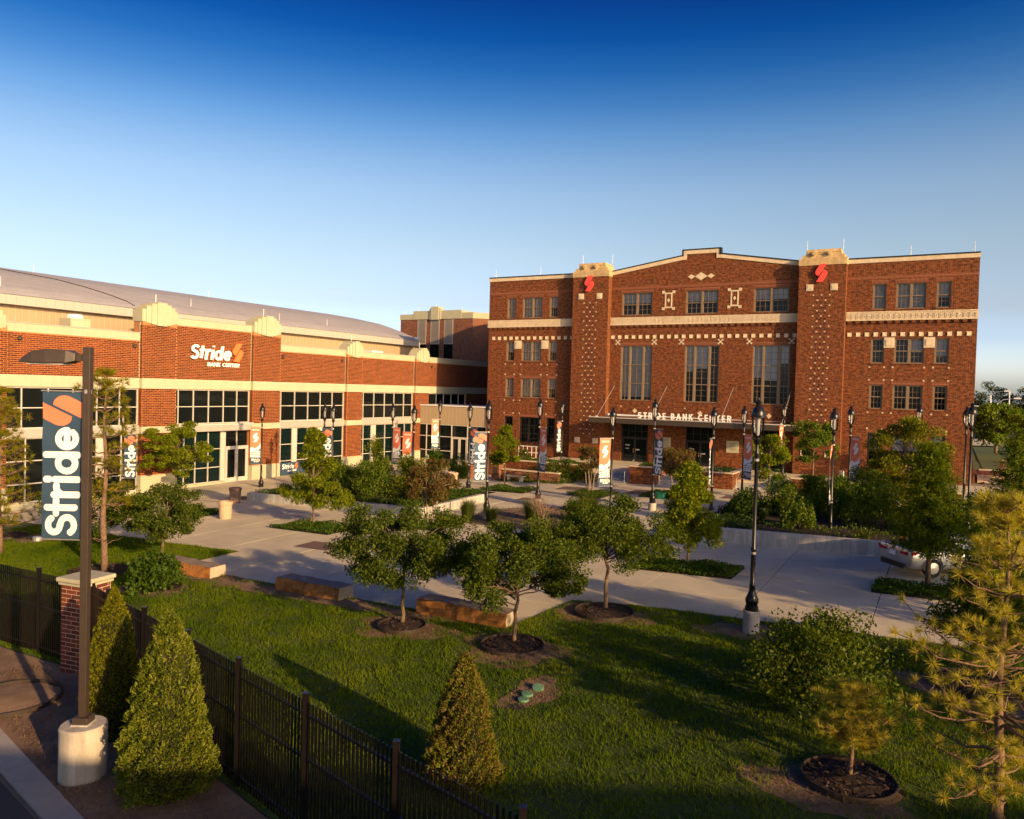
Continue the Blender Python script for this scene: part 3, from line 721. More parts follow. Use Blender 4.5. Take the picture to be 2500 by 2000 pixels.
# canopy hung on rods over the doors
can = MB().prism([(-3.15, -3.2), (12.55, -3.2), (12.55, -.72), (12.0, -.72), (12.0, -.004), (-2.80, -.004), (-2.80, -.72), (-3.15, -.72)], 4.10, 4.50, 'z').build('canopy', M['bronze'], hall)
MB().box((-3.16, -3.21, 4.50), (12.56, -3.05, 4.56)).build('trim', M['alu'], can)
MB().tube([(-2.0, -0.5, 4.72), (-2.05, -2.2, 4.72), (-1.8, -2.5, 4.72), (11.8, -2.5, 4.72)], .085, 8).build('pipe', M['white_metal'], can)
for ua, ub in ((-2.30, -2.6), (2.15, 1.9), (7.41, 7.2), (11.66, 11.55)):
    MB().tube([(ub, -2.95, 4.52), (ua, -0.02, 7.10)], .022, 6).build('rod', M['steel'], can)
    MB().box((ub - .06, -3.03, 4.505), (ub + .06, -2.87, 4.62)).build('bracket', M['white_metal'], can)

# standing letters on the canopy
sg = empty('canopy_sign', (0.94, -3.16, 4.57), 0, 'white capital letters standing along the edge of the entrance canopy', 'sign')
lay, tw = text_layout('STRIDE BANK CENTER', 0.47, 0.13); k = 7.2 / tw
for ch, ox, st in lay:
    if st: inst(letter_mesh([[(x * k if False else x, y) for x, y in s] for s in st], 0.085, 0.05, M['sign_white']), 'letter', sg, (ox * k, 0, 0), 0, None)
def emblem_sign(uc, z0, h, label, m, y, face=0, depth=.10, stand=.12):
    e = empty('emblem_sign', (uc, y, z0), face, label, 'sign')
    for poly in (_EM_A, _EM_B):
        pts = [((x - .31) * h, zz * h) for x, zz in poly]
        ar = sum(pts[i][0] * pts[(i + 1) % len(pts)][1] - pts[(i + 1) % len(pts)][0] * pts[i][1] for i in range(len(pts)))
        if ar > 0: pts = pts[::-1]
        MB().prism(pts[::-1], -stand - depth, -stand, 'y').build('emblem_piece', m, e)
    return e
emblem_sign(-4.50, 14.84, 1.28, 'coral two-piece emblem high on the left brick tower', M['sign_red'], -.70)
emblem_sign(13.55, 14.82, 1.28, 'coral two-piece emblem high on the right brick tower', M['sign_red'], -.70)
# lightning rods on the parapets
def rods(parent, pts, h=.62):
    for p in pts: MB().tube([p, (p[0], p[1], p[2] + h)], [.022, .012], 5).build('lightning_rod', M['white_metal'], parent)
rods(hall, [(-14.1, .2, 16.5), (-9.6, .2, 16.5), (-5.4, -.2, 17.2), (-2.95, .3, 17.2), (12.45, -.2, 17.2), (14.9, -.2, 17.2), (19.2, .2, 16.5), (23.0, .2, 16.5)], .75)

# landing, steps, brick planters and rails before the doors
land = MB().prism([(-7.0, -7.9), (14.2, -7.9), (15.3, -6.6), (23.0, -6.6), (23.0, -.005), (-7.0, -.005)], -0.4, 0.90, 'z').build('landing', M['concrete']); tag(land, kind='structure')
for i in range(4):
    z1 = 0.90 - 0.14 * (i + 1); s = MB().box((0.2, -7.9 - .36 * (i + 1), -0.4), (13.6, -7.9 - .36 * i - .001, z1)); s.build('step', M['conc_wall'], land)
def brick_planter(x0, x1, y0, y1, z, label):
    e = empty('brick_planter', ((x0 + x1) / 2, (y0 + y1) / 2, 0), 0, label, 'planter'); hx, hy = (x1 - x0) / 2, (y1 - y0) / 2
    b = MB(); b.box((-hx, -hy, -.4), (hx, -hy + .3, z)); b.box((-hx, hy - .3, -.4), (hx, hy, z)); b.box((-hx, -hy + .3, -.4), (-hx + .3, hy - .3, z)); b.box((hx - .3, -hy + .3, -.4), (hx, hy - .3, z))
    b.build('wall', M['brick'], e)
    c = MB(); o = .05
    c.box((-hx - o, -hy - o, z), (hx + o, -hy + .33, z + .08)); c.box((-hx - o, hy - .33, z), (hx + o, hy + o, z + .08)); c.box((-hx - o, -hy + .33, z), (-hx + .33, hy - .33, z + .08)); c.box((hx - .33, -hy + .33, z), (hx + o, hy - .33, z + .08))
    tag(c.build('coping', M['stone'], e))
    MB().box((-hx + .3, -hy + .3, z - .2), (hx - .3, hy - .3, z - .08)).build('soil', M['mulch'], e)
    return e
bp1 = brick_planter(2.70, 4.60, -9.45, -6.3, 1.42, 'small brick planter left of the middle steps with clipped green top')
bp2 = brick_planter(7.50, 9.75, -9.35, -6.0, 1.40, 'small brick planter right of the middle steps with dark green top')
bp3 = brick_planter(-9.2, -0.9, -9.3, -6.9, 1.18, 'long low brick planter in front of the left wing')
bp4 = brick_planter(13.4, 15.6, -9.4, -6.7, 1.40, 'brick planter at the right end of the entrance steps')
def rail(name, pts, label, r=.025):
    e = empty(name, pts[0], 0, label, 'handrail'); o = Vector(pts[0])
    MB().tube([tuple(Vector(p) - o) for p in pts], r, 7).build('rail_tube', M['steel'], e); return e
rail('handrail', [(2.35, -9.4, .15), (2.35, -9.4, 1.0), (2.35, -9.1, 1.08), (2.35, -7.6, 1.75), (2.35, -7.6, .9)], 'steel handrail on the left side of the first small brick planter')
rail('handrail', [(4.85, -9.4, .2), (4.85, -9.4, 1.0), (4.85, -9.1, 1.08), (4.85, -7.6, 1.75), (4.85, -7.6, .9)], 'steel handrail on the right side of the first small brick planter')
rail('handrail', [(10.0, -9.35, .3), (10.0, -9.35, 1.1), (10.0, -9.0, 1.18), (10.0, -7.6, 1.80), (10.0, -7.6, .9)], 'steel handrail on the right side of the second small brick planter')
# ramp wall along the right wing
rw = empty('ramp_wall', (15.7, -7.2, 0), 0, 'low brick ramp wall with pale coping before the right wing', 'wall')
MB().box((0, 0, -.4), (7.0, .3, 1.02)).build('wall', M['brick'], rw); MB().box((-.05, -.05, 1.02), (7.05, .35, 1.12)).build('coping', M['stone'], rw)
lrail = empty('ramp_railing', (-8.9, -4.2, .9), 0, 'grey metal ramp railing beside the left tower', 'railing')
for x in np.arange(0, 2.41, .4): MB().box((x - .02, -.02, 0), (x + .02, .02, 1.0)).build('baluster', M['white_metal'], lrail)
for z in (.5, 1.0): MB().box((-.03, -.025, z), (2.43, .025, z + .05)).build('bar', M['white_metal'], lrail)
ab = empty('sign_board', (15.9, -5.6, .9), .5, 'small white folding sign board standing near the right tower', 'sign')
MB().prism([(-.02, -.3), (.02, -.3), (.02, .3), (-.02, .3)], 0, .9, 'z').build('board', M['white_print'], ab)

# side steps at the right end
sst = empty('side_steps', (23.8, 6.0, 0.3), 0, 'red brick side steps with railings at the right end of the hall', 'steps')
for i in range(6): MB().box((0 + i * .0, -3.6 + i * .36, -.9), (2.6, -3.6 + (i + 1) * .36 - .002, .17 * (i + 1))).build('step', M['stone'], sst)
MB().box((-.45, -1.44, -.9), (2.6, 3.0, 1.0)).build('landing', M['brick'], sst)
for x in (-.3, 2.75):
    MB().prism([(-3.9, -.9), (-1.4, -.9), (-1.4, 1.35), (-3.9, .25)], x - .15, x + .15, 'x').build('cheek_wall', M['brick'], sst)
    for dz in (.45, .8): MB().tube([(x, -3.9, .25 + dz), (x, -1.4, 1.35 + dz), (x, 2.5, 1.35 + dz)], .025, 6).build('rail', M['bronze'], sst)
    for y in (-3.8, -2.6, -1.4, 1.0): MB().tube([(x, y, .2), (x, y, max(.3, .25 + 1.1 * min(1, (y + 3.9) / 2.5)) + .8)], .022, 6).build('post', M['bronze'], sst)
# rear block of the hall
rb_ = MB().box((-14.55, 9.0, 15.8), (23.2, 33.9, 17.9)); rb_.box((-14.6, 8.95, 17.9), (23.25, 33.95, 18.0)); rb_.build('rear_block', M['brick'], hall)

# ================================================================ THE ARENA (local x along its front, y into it)
ar = empty('brick_arena', (-22.35, -21.78, 0), math.pi / 2, 'orange brick arena with a long pale vaulted roof and tall glazing', 'building')
ZP, ZS = 9.42, 8.95
UE = 40.0; U0 = -30.0
PIERS = [(-17.7, -15.5, 0), (-7.52, -5.05, 1), (1.38, 4.0, 1), (11.5, 13.42, 0), (21.12, 23.27, 0)]
SECS = [(U0, -17.7, 0), (-15.5, -7.52, 0), (-5.05, 1.38, 1), (4.0, 11.5, 0), (13.42, 21.12, 0), (23.27, UE, 0)]
PP = 0.26
mort = MB(); band = MB()
for a, b, tall in SECS:
    top = 10.14 if tall else ZS
    mort.box((a, 0, 6.62), (b, .4, top))
for a, b, tall in PIERS:
    top = 10.2 if tall else 9.2
    mort.box((a, -PP, 6.62), (b, .6, top)); mort.box((a, -PP, 3.57), (b, .6, 5.97)); mort.box((a, -PP, 0.5), (b, .6, 3.15))
mort.box((30.4, 0.0, -1), (UE, .4, 5.97)); mort.box((23.3, .02, 3.0), (30.4, .4, 4.74))
tag(mort.build('masonry_core', M['mortar'], ar), kind='stuff')
for i, (a, b, tall) in enumerate(SECS):
    MB().box((a, -.04, 5.97), (b, .4, 6.62)).build('stone_band', M['stone_new'], ar)
    t0, t1 = (10.14, 10.60) if tall else (ZS, ZP)
    p = MB().box((a, -.05, t0), (b, .42, t1)).build('parapet_stone', M['stone_new'], ar)
    MB().box((a, -.09, t1), (b, .46, t1 + .05)).build('flashing', M['alu_grey'], p)
for a, b, tall in PIERS:
    MB().box((a - .02, -PP - .04, 5.97), (b + .02, .6, 6.62)).build('stone_band', M['stone_new'], ar)
    MB().box((a - .02, -PP - .03, 3.15), (b + .02, .6, 3.57)).build('stone_band', M['stone_new'], ar)
    MB().box((a - .05, -PP - .08, -1.2), (b + .05, .6, 0.5)).build('stone_base', M['stone_new'], ar)
    # stepped fluted crown
    z0, z1 = (9.95, 11.42) if tall else (8.88, 10.25); uc = (a + b) / 2; s = 1.0 if tall else .80
    for k, (hw, dy, zl, zh) in enumerate(((1.28 * s, .02, .22, -.48), (1.02 * s, .09, .14, -.26), (.70 * s, .16, .06, -.10), (.34 * s, .23, 0, 0))):
        MB().box((uc - hw, -PP - dy, z0 + zl), (uc + hw, .66 + dy * .5, z1 + zh)).build('crown_step', M['stone_new'], ar)
    MB().box((uc - .02, .2, z1), (uc + .02, .24, z1 + .55)).build('lightning_rod', M['white_metal'], ar)
    MB().box((a - .035, -.045, 6.62), (a - .002, 0.0, ZS if not tall else 10.1)).build('control_joint', M['stone_new'], ar)

# bricks laid course by course over the mortar
BLN, BHT, BG = 0.33, 0.1085, 0.024
recs = []
def lay(p0, du, u0, u1, z0, z1, nrm):
    """p0 origin, du direction along the face, nrm outward"""
    k0 = int(math.floor(z0 / BHT)); k = k0
    while k * BHT < z1:
        a_, b_ = max(z0, k * BHT) + BG / 2, min(z1, (k + 1) * BHT) - BG / 2
        if b_ - a_ > .035:
            x = math.floor(u0 / BLN) * BLN - (BLN / 2 if k % 2 else 0)
            while x < u1:
                s, e = max(u0, x) + BG / 2, min(u1, x + BLN) - BG / 2
                if e - s > .05: recs.append((p0, du, s, e, a_, b_, nrm))
                x += BLN
        k += 1
X_, Y_ = (1, 0), (0, -1)
for a, b, tall in SECS: lay((0, 0), X_, a, b, 6.62, 10.14 if tall else ZS, Y_)
lay((0, 0), X_, 30.4, 36, 3.0, 5.97, Y_)
for a, b, tall in PIERS:
    for z0, z1 in ((6.62, 9.95 if tall else 8.95), (3.57, 5.97), (0.5, 3.15)):
        lay((0, -PP), X_, a, b, z0, z1, Y_)
        lay((a, 0), (0, -1), 0, PP, z0, z1, (-1, 0)); lay((b, 0), (0, -1), 0, PP, z0, z1, (1, 0))
camL = np.array([-60.35 + 21.78, -(21.71 + 22.35), 6.5])
def bctr(r): return np.array([r[0][0] + r[1][0] * (r[2] + r[3]) / 2, r[0][1] + r[1][1] * (r[2] + r[3]) / 2, (r[4] + r[5]) / 2])
full = [r for r in recs if r[6] == Y_ and r[3] - r[2] > BLN - BG - 1e-4 and r[5] - r[4] > BHT - BG - 1e-4]
vis = [r for r in full if bctr(r)[0] > -14.9]
vis.sort(key=lambda r: float(np.sum((bctr(r) - camL) ** 2)))
single = set(id(r) for r in vis[:300])
brick_me = MB().box((0, -.012, 0), (BLN - BG, 0.01, BHT - BG)).mesh('brick', M['brick_new'])
for r in vis[:300]: inst(brick_me, 'brick', ar, (r[0][0] + r[2], r[0][1], r[4]))
V = []; Fq = []
for r in recs:
    if id(r) in single: continue
    (px, py), (dx, dy), s, e, a, b, (nx, ny) = r; n = len(V)
    for d in (.012, -.01):
        for t, z in ((s, a), (e, a), (e, b), (s, b)): V.append((px + dx * t + nx * d, py + dy * t + ny * d, z))
    Fq += [(n, n + 1, n + 2, n + 3), (n, n + 4, n + 5, n + 1), (n + 1, n + 5, n + 6, n + 2), (n + 2, n + 6, n + 7, n + 3), (n + 3, n + 7, n + 4, n)]
tag(inst(mesh_np('brickwork', V, Fq, [M['brick_new']]), 'brickwork', ar), kind='stuff')

# aluminium glazing
def glazing(us, zs, w, gl, name='window', solid=(), mw=.055, deep=.12, doors=()):
    f = MB()
    for i, u in enumerate(us):
        f.box((u - mw / 2, w - deep / 2, zs[0]), (u + mw / 2, w + deep / 2, zs[-1]))
    for z in zs:
        for i, (a, b) in enumerate(zip(us[:-1], us[1:])):
            if i in solid: continue
            f.box((a + mw / 2, w - deep / 2 + .012, z - mw / 2), (b - mw / 2, w + deep / 2 - .012, z + mw / 2))
    for i in solid: f.box((us[i] + mw / 2, w - deep / 2 + .02, zs[0]), (us[i + 1] - mw / 2, w + deep / 2, zs[-1]))
    o = f.build(name, M['alu'], ar)
    for i, (a, b) in enumerate(zip(us[:-1], us[1:])):
        if i in solid or i in doors: continue
        for z0, z1 in zip(zs[:-1], zs[1:]):
            MB().quad([(a + mw / 2, w + .02, z0 + mw / 2), (b - mw / 2, w + .02, z0 + mw / 2), (b - mw / 2, w + .02, z1 - mw / 2), (a + mw / 2, w + .02, z1 - mw / 2)]).build('pane', gl, o)
    return o
UW = .16
glazing([-15.45, -14.53, -13.08, -11.65, -10.2, -8.75, -7.56], [3.68, 4.80, 5.92], UW, M['glass_dark'])
glazing([-5.02, -4.59, -3.40, -2.17, -.92, .26, 1.34], [3.66, 4.80, 5.92], UW, M['glass_dark'])
glazing([4.04, 4.46, 5.90, 7.33, 8.72, 10.12, 11.46], [3.68, 4.82, 5.92], UW, M['glass_dark'])
glazing([13.46, 14.03, 15.47, 16.95, 18.33, 19.78, 21.08], [3.70, 4.84, 5.92], UW, M['glass_dark'])
glazing([23.31, 25.08, 26.37, 27.73, 29.09, 30.36], [4.76, 5.92], UW, M['glass_dark'])
for a, b, pr in ((-15.5, -7.52, 0), (-5.05, 1.38, .36), (4.0, 11.5, 0), (13.42, 21.12, 0)):
    MB().box((a + .002, -.02 - pr, 3.13), (b - .002, .3, 3.60 if pr == 0 else 3.52)).build('spandrel', M['alu_grey'], ar)
    MB().box((a + .002, -.05 - pr, 3.60 if pr == 0 else 3.52), (b - .002, .3, 3.645)).build('sill', M['alu'], ar)
LZ = [-.42, .59, 1.86, 3.10]
glazing([-15.45, -14.3, -13.1, -12.6, -11.4, -10.2, -9.7, -8.6, -7.56], LZ, UW, M['glass_dark'], 'storefront', (2, 5))
glazing([-5.02, -4.1, -3.2, -2.14, -1.08, -.70], LZ, UW, M['glass_teal'], 'storefront', (4,))
glazing([4.04, 4.48, 5.70, 6.18, 7.36, 8.52, 9.0, 10.2, 11.46], LZ, UW, M['glass_teal'], 'storefront', (2, 5))
glazing([13.46, 14.1, 15.18, 15.77, 17.1, 18.4, 18.9, 20.0, 21.08], LZ, UW, M['glass_teal'], 'storefront', (2, 5))
for a, b in ((-15.5, -7.52), (-5.05, -.70), (4.0, 11.5), (13.42, 21.12)): MB().box((a, -.06, -1.2), (b, .3, -.45)).build('stone_base', M['stone_new'], ar)
tr = MB(); tr.box((-.70, UW - .06, 1.90), (1.34, UW + .06, 1.98)); tr.box((-.70, UW - .06, 3.05), (1.34, UW + .06, 3.13)); tr.box((.28, UW - .05, 1.98), (.36, UW + .05, 3.05)); tr.box((1.28, UW - .06, -.6), (1.36, UW + .06, 1.90)); tr.box((-.70, UW - .06, -.6), (-.62, UW + .06, 1.90))
tro = tr.build('door_frame', M['alu'], ar)
for a, b in ((-.66, .28), (.36, 1.28)): MB().quad([(a, UW + .01, 1.98), (b, UW + .01, 1.98), (b, UW + .01, 3.05), (a, UW + .01, 3.05)]).build('pane', M['glass_dark'], tro)
for s, (a, b) in enumerate(((-.615, .315), (.325, 1.275))):
    d = MB(); y0, y1 = UW - .04, UW + .03
    d.box((a, y0, -.55), (a + .13, y1, 1.89)); d.box((b - .13, y0, -.55), (b, y1, 1.89)); d.box((a + .13, y0, 1.74), (b - .13, y1, 1.89)); d.box((a + .13, y0, -.55), (b - .13, y1, -.26))
    dd = d.build('door', M['alu'], ar); MB().quad([(a + .13, UW, -.26), (b - .13, UW, -.26), (b - .13, UW, 1.74), (a + .13, UW, 1.74)]).build('pane', M['glass_dark'], dd)
    hx = b - .065 if s == 0 else a + .065; MB().tube([(hx, y0, .35), (hx, y0 - .06, .37), (hx, y0 - .06, .68), (hx, y0, .70)], .018, 6).build('handle', M['steel'], dd)
for u, z in ((-14.78, 8.60), (-7.94, 8.60), (4.4, 8.55), (11.0, 8.55), (23.9, 8.55)):
    MB().lathe([(.03, -.1), (.11, -.08), (.12, .04), (.05, .12), (.01, .13)], 10).build('wall_light', M['bronze'], ar, loc=(u, -.13, z))

# clerestory, eaves and vaulted roof
RU0, RU1 = -60.0, 30.17
MB().box((U0, .4, 8.6), (UE, 9.0, 8.9)).build('flat_roof', M['flat_roof'], ar)
MB().box((RU0, 6.6, 8.9), (RU1 - .4, 7.0, 10.92)).build('clerestory_wall', M['metal_wall'], ar)
MB().box((RU0, 6.0, 10.92), (RU1, 6.62, 11.50)).build('fascia', M['fascia'], ar)
ARC = [(5.95, 11.52), (6.9, 11.98), (8.5, 12.54), (9.85, 12.98), (11.57, 13.47), (15.1, 14.15), (18.76, 14.72), (22.58, 15.22), (27, 15.6), (32, 15.75), (38, 15.6), (46, 14.9), (54, 13.6), (60, 11.6)]
rv = MB()
for (y0, z0), (y1, z1) in zip(ARC[:-1], ARC[1:]): rv.quad([(RU0, y0, z0), (RU1, y0, z0), (RU1, y1, z1), (RU0, y1, z1)])
rf = rv.build('vaulted_roof', M['roof'], ar, smooth=True)
MB().quad([(RU1, y, z) for y, z in ARC]).build('gable_end', M['metal_wall'], ar)
sm = MB()
for k in range(0, 30):
    y = 6.6 + k * .95
    z = np.interp(y, [p[0] for p in ARC], [p[1] for p in ARC]) + .012
    y2 = y + .05; z2 = np.interp(y2, [p[0] for p in ARC], [p[1] for p in ARC]) + .012
    sm.quad([(RU0, y, z), (RU1, y, z), (RU1, y2, z2), (RU0, y2, z2)])
tag(sm.build('roof_seams', M['roof_seam'], rf), kind='stuff')
cb = MB(); P = []
for i in range(25):
    t = i / 24; y = 6.3 + t * 18; u = -3.5 - 16 * t ** 1.5
    P.append((u, y, np.interp(y, [p[0] for p in ARC], [p[1] for p in ARC]) + .04))
cb.tube(P, .03, 5).build('roof_cable', M['bronze'], rf)
for u, y in ((-12, 7.2), (2.5, 8), (11, 7.2), (-4, 18), (14, 20), (17, 7.2)): MB().tube([(u, y, np.interp(y, [p[0] for p in ARC], [p[1] for p in ARC])), (u, y, np.interp(y, [p[0] for p in ARC], [p[1] for p in ARC]) + .6)], [.022, .012], 5).build('lightning_rod', M['white_metal'], ar)
rc = MB().box((RU1 - .02, 6.2, 11.62), (RU1 + .25, 12.5, 11.95)).build('roof_duct', M['white_metal'], ar)
# roof machines stand on the flat roof: things of their own
def lp(u, w): return (-22.35 - w, -21.78 + u)
x, y = lp(-9.1, 4.2)
hv = empty('roof_cooler', (x, y, 8.9), math.pi / 2, 'tan louvred cooler box on the flat arena roof behind the parapet', 'cooler')
MB().box((-.65, -.6, 0), (.65, .6, 1.35)).build('cabinet', M['stone_new'], hv)
for k in range(9): MB().box((-.5, -.625, .15 + k * .115), (.5, -.601, .21 + k * .115)).build('louvre', M['stone'], hv)
MB().lathe([(.5, 1.351), (.5, 1.5), (.42, 1.62), (.1, 1.66)], 14).build('fan_cowl', M['white_metal'], hv)
x, y = lp(-5.5, 3.0)
vt = empty('roof_vent', (x, y, 8.9), 0, 'round silver vent drum on the flat arena roof beside the tall parapet', 'vent')
MB().lathe([(.42, 0), (.42, .85), (.5, .86), (.5, .98), (.1, 1.05)], 16).build('drum', M['steel'], vt); MB().box((-.9, -.2, .2), (-.4, .2, .7)).build('elbow', M['steel'], vt)
x, y = lp(19.5, 3.6)
rb2 = empty('roof_unit', (x, y, 8.9), math.pi / 2, 'small white machine box on the arena roof near its far end', 'air handler')
MB().box((-.8, -.5, 0), (.8, .5, .95)).build('cabinet', M['white_metal'], rb2); MB().box((.82, -.4, .1), (1.3, .4, .75)).build('duct', M['white_metal'], rb2)

# wall sign on the arena: slanted word, emblem, second line
ws = empty('wall_sign', (-22.35 + .02, -21.78 - 3.95, 8.0), math.pi / 2, 'white lettered sign with orange emblem on the orange brick wall', 'sign')
lay_, tw = text_layout('Stride', 1.0, .05); k = 3.45 / (tw + .1)
for ch, ox, st in lay_: inst(letter_mesh(st, .185, .12, M['sign_white'], slant=.16), 'letter', ws, (ox * k, -.08, 0), 0, (k * .98, 1, .97))
for poly in (_EM_A, _EM_B):
    pts = [(3.50 + x * 1.45, -.05 + zz * 1.30) for x, zz in poly]; MB().prism(pts, -.20, -.08, 'y').build('emblem_piece', M['sign_orange'], ws)
lay_, tw = text_layout('BANK CENTER', .27, .08); k = 2.72 / tw
for ch, ox, st in lay_:
    if st: inst(letter_mesh(st, .046, .08, M['sign_white'], slant=.14), 'letter', ws, (1.42 + ox * k, -.06, -.44), 0, (k, 1, 1))
bs = empty('banner_sign', (-22.35 + .08, -21.78 + 4.1, -.52), math.pi / 2, 'navy horizontal sign with white lettering at the foot of the arena glazing', 'sign')
MB().box((0, -.05, .05), (3.0, 0, 1.0)).build('panel', M['navy'], bs)
lay_, tw = text_layout('Stride', .38, .05)
for ch, ox, st in lay_: inst(letter_mesh(st, .072, .006, M['white_print'], slant=.14), 'letter', bs, (.35 + ox, -.052, .5), 0)
for poly in (_EM_A, _EM_B): MB().prism([(1.70 + x * .5, .46 + zz * .46) for x, zz in poly], -.06, -.051, 'y').build('emblem_piece', M['sign_orange'], bs)
lay_, tw = text_layout('BANK CENTER', .12, .08)
for ch, ox, st in lay_:
    if st: inst(letter_mesh(st, .024, .006, M['white_print'], slant=.1), 'letter', bs, (.95 + ox, -.052, .3), 0)

# entrance vestibule between arena and hall
vb = empty('glass_vestibule', (-22.35, .12, 0), 0, 'glazed entrance vestibule with grey ribbed metal top between arena and hall', 'vestibule')
VW = 7.72
MB().box((0, 0, 3.08), (VW, 5.0, 4.80)).build('metal_top', M['metal_wall'], vb); MB().box((-.02, -.08, 4.80), (VW, 5.0, 4.90)).build('flashing', M['white_metal'], vb)
us = [.05, 1.05, 2.05, 3.9, 5.65, 7.66]; zz = [-.42, .62, 1.95, 3.06]
f = MB()
for u in us: f.box((u - .04, .0, -.5), (u + .04, .12, 3.08))
for i, (a, b) in enumerate(zip(us[:-1], us[1:])):
    for z in zz:
        if i == 3 and z < 1.9: continue
        f.box((a + .04, .012, z - .035), (b - .04, .108, z + .035))
fo = f.build('frame', M['alu'], vb)
for i, (a, b) in enumerate(zip(us[:-1], us[1:])):
    for z0, z1 in zip(zz[:-1], zz[1:]):
        if i == 3 and z0 < 1.9: continue
        MB().quad([(a + .04, .06, z0 + .035), (b - .04, .06, z0 + .035), (b - .04, .06, z1 - .035), (a + .04, .06, z1 - .035)]).build('pane', M['glass_dark'], fo)
for a, b in ((3.95, 4.77), (4.79, 5.60)):
    d = MB(); d.box((a, .02, -.45), (a + .12, .09, 1.91)); d.box((b - .12, .02, -.45), (b, .09, 1.91)); d.box((a + .12, .02, 1.79), (b - .12, .09, 1.91)); d.box((a + .12, .02, -.45), (b - .12, .09, -.22))
    dd = d.build('door', M['alu'], vb); MB().quad([(a + .12, .055, -.22), (b - .12, .055, -.22), (b - .12, .055, 1.79), (a + .12, .055, 1.79)]).build('pane', M['glass_dark'], dd)
MB().box((0, .0, -1.0), (VW, .3, -.46)).build('stone_base', M['stone_new'], vb)

# louvred brick tower behind
bt = empty('louvre_tower', (-38.5, 18.2, 0), 0, 'brown brick block with three tall louvres behind the arena roof end', 'building')
mbt = MB().prism([(0, 0), (10.7, 0), (13.5, 3.0), (13.5, 12), (0, 12)], 0, 14.88, 'z'); mbt.build('wall', M['brick_far'], bt)
st_ = MB(); st_.prism([(-.06, -.06), (2.0, -.06), (2.0, 12.06), (-.06, 12.06)], 14.881, 15.55, 'z'); st_.build('parapet_stone', M['stone_new'], bt)
MB().prism([(2.0, -.10), (9.1, -.10), (9.1, 11.9), (2.0, 11.9)], 14.882, 15.93, 'z').build('parapet_stone', M['stone_new'], bt)
MB().prism([(9.1, -.06), (10.74, -.06), (13.56, 2.97), (13.56, 11.8), (9.1, 11.8)], 14.883, 15.6, 'z').build('parapet_stone', M['stone_new'], bt)
MB().box((4.75, -.28, 14.8), (5.9, .6, 16.40)).build('crown_step', M['stone_new'], bt); MB().box((4.5, -.2, 14.84), (6.15, .5, 16.15)).build('crown_step', M['stone_new'], bt)
for a in (2.65, 4.62, 6.62):
    b = a + 1.28
    w_ = MB().box((a, -.03, 11.85), (a + .06, .1, 14.83)).box((b - .06, -.03, 11.85), (b, .1, 14.83)).box((a + .06, -.03, 11.85), (b - .06, .1, 11.93)).build('louvre_frame', M['alu'], bt)
    for i in range(26): z = 11.95 + i * .11; MB().prism([(0.0, 0.0), (-.05, .085), (-.045, .095), (.005, .01)], a + .062, b - .062, 'x').build('slat', M['alu_grey'], w_, loc=(0, .0, z))
    MB().box((a, -.02, 8.5), (b, -.002, 11.8)).build('window', M['glass_dark'], bt)
rods(bt, [(.5, .2, 15.5), (2.6, .2, 15.9), (5.3, .2, 16.3), (9.0, .2, 15.9), (12.5, 4, 15.6)], .55)
# ================================================================ GROUND
def sheet(name, pts, dz, m, nsub=0, kind='structure', parent=None):
    """flat polygon laid on the sloping site"""
    o = MB().quad([(x, y, zg(x, y) + dz) for x, y in pts]).build(name, m, parent); return tag(o, kind=kind) if parent is None else o
def grid_sheet(name, x0, x1, y0, y1, n, dz, m):
    xs = np.linspace(x0, x1, n); ys = np.linspace(y0, y1, n); V = []; F = []
    for j, y in enumerate(ys):
        for i, x in enumerate(xs): V.append((x, y, zg(x, y) + dz))
    for j in range(n - 1):
        for i in range(n - 1): a = j * n + i; F.append((a, a + 1, a + n + 1, a + n))
    return tag(MB().add(V, F).build(name, m), kind='structure')
grid_sheet('ground', -900, 900, -500, 1300, 91, -0.10, M['far_grass'])
pz = sheet('plaza', [(-36, -60), (27.0, -60), (27.0, 2), (-36, 2)], -0.03, M['joint'])
rng = random.Random(11)
SU, SV = 3.45, 3.3
for i in range(-11, 8):
    for j in range(-14, 0):
        x0, y0 = i * SU - .6, j * SV + .4
        g = .014; dz = rng.uniform(-.003, .001); tw = [rng.uniform(-.0015, .0015) for _ in range(4)]
        c = [(x0 + g, y0 + g), (x0 + SU - g, y0 + g), (x0 + SU - g, y0 + SV - g), (x0 + g, y0 + SV - g)]
        if c[1][0] > 27.2 or c[0][0] < -23 and j < -12 or c[2][1] > 1: continue
        m = MB(); m.quad([(x, y, zg(x, y) + dz + t) for (x, y), t in zip(c, tw)])
        for a, b in ((0, 1), (1, 2), (2, 3), (3, 0)):
            m.quad([(c[a][0], c[a][1], zg(*c[a]) - .029), (c[b][0], c[b][1], zg(*c[b]) - .029), (c[b][0], c[b][1], zg(*c[b]) + dz + tw[b]), (c[a][0], c[a][1], zg(*c[a]) + dz + tw[a])])
        m.build('slab', M['concrete'], pz)

LAWN = [(-40, -38.7), (-17.0, -38.7), (-6.3, -38.65), (-2.92, -38.45), (-2.90, -40.7), (-1.2, -41.5), (11.5, -41.8), (11.85, -38.6), (13.9, -38.15), (23.6, -37.7), (30, -37.5), (30, -56.5), (18.0, -53.3), (7.8, -50.5), (4.6, -49.6), (-6, -49.4), (-40, -49.2)]
sheet('lawn', LAWN, 0.02, M['lawn'])
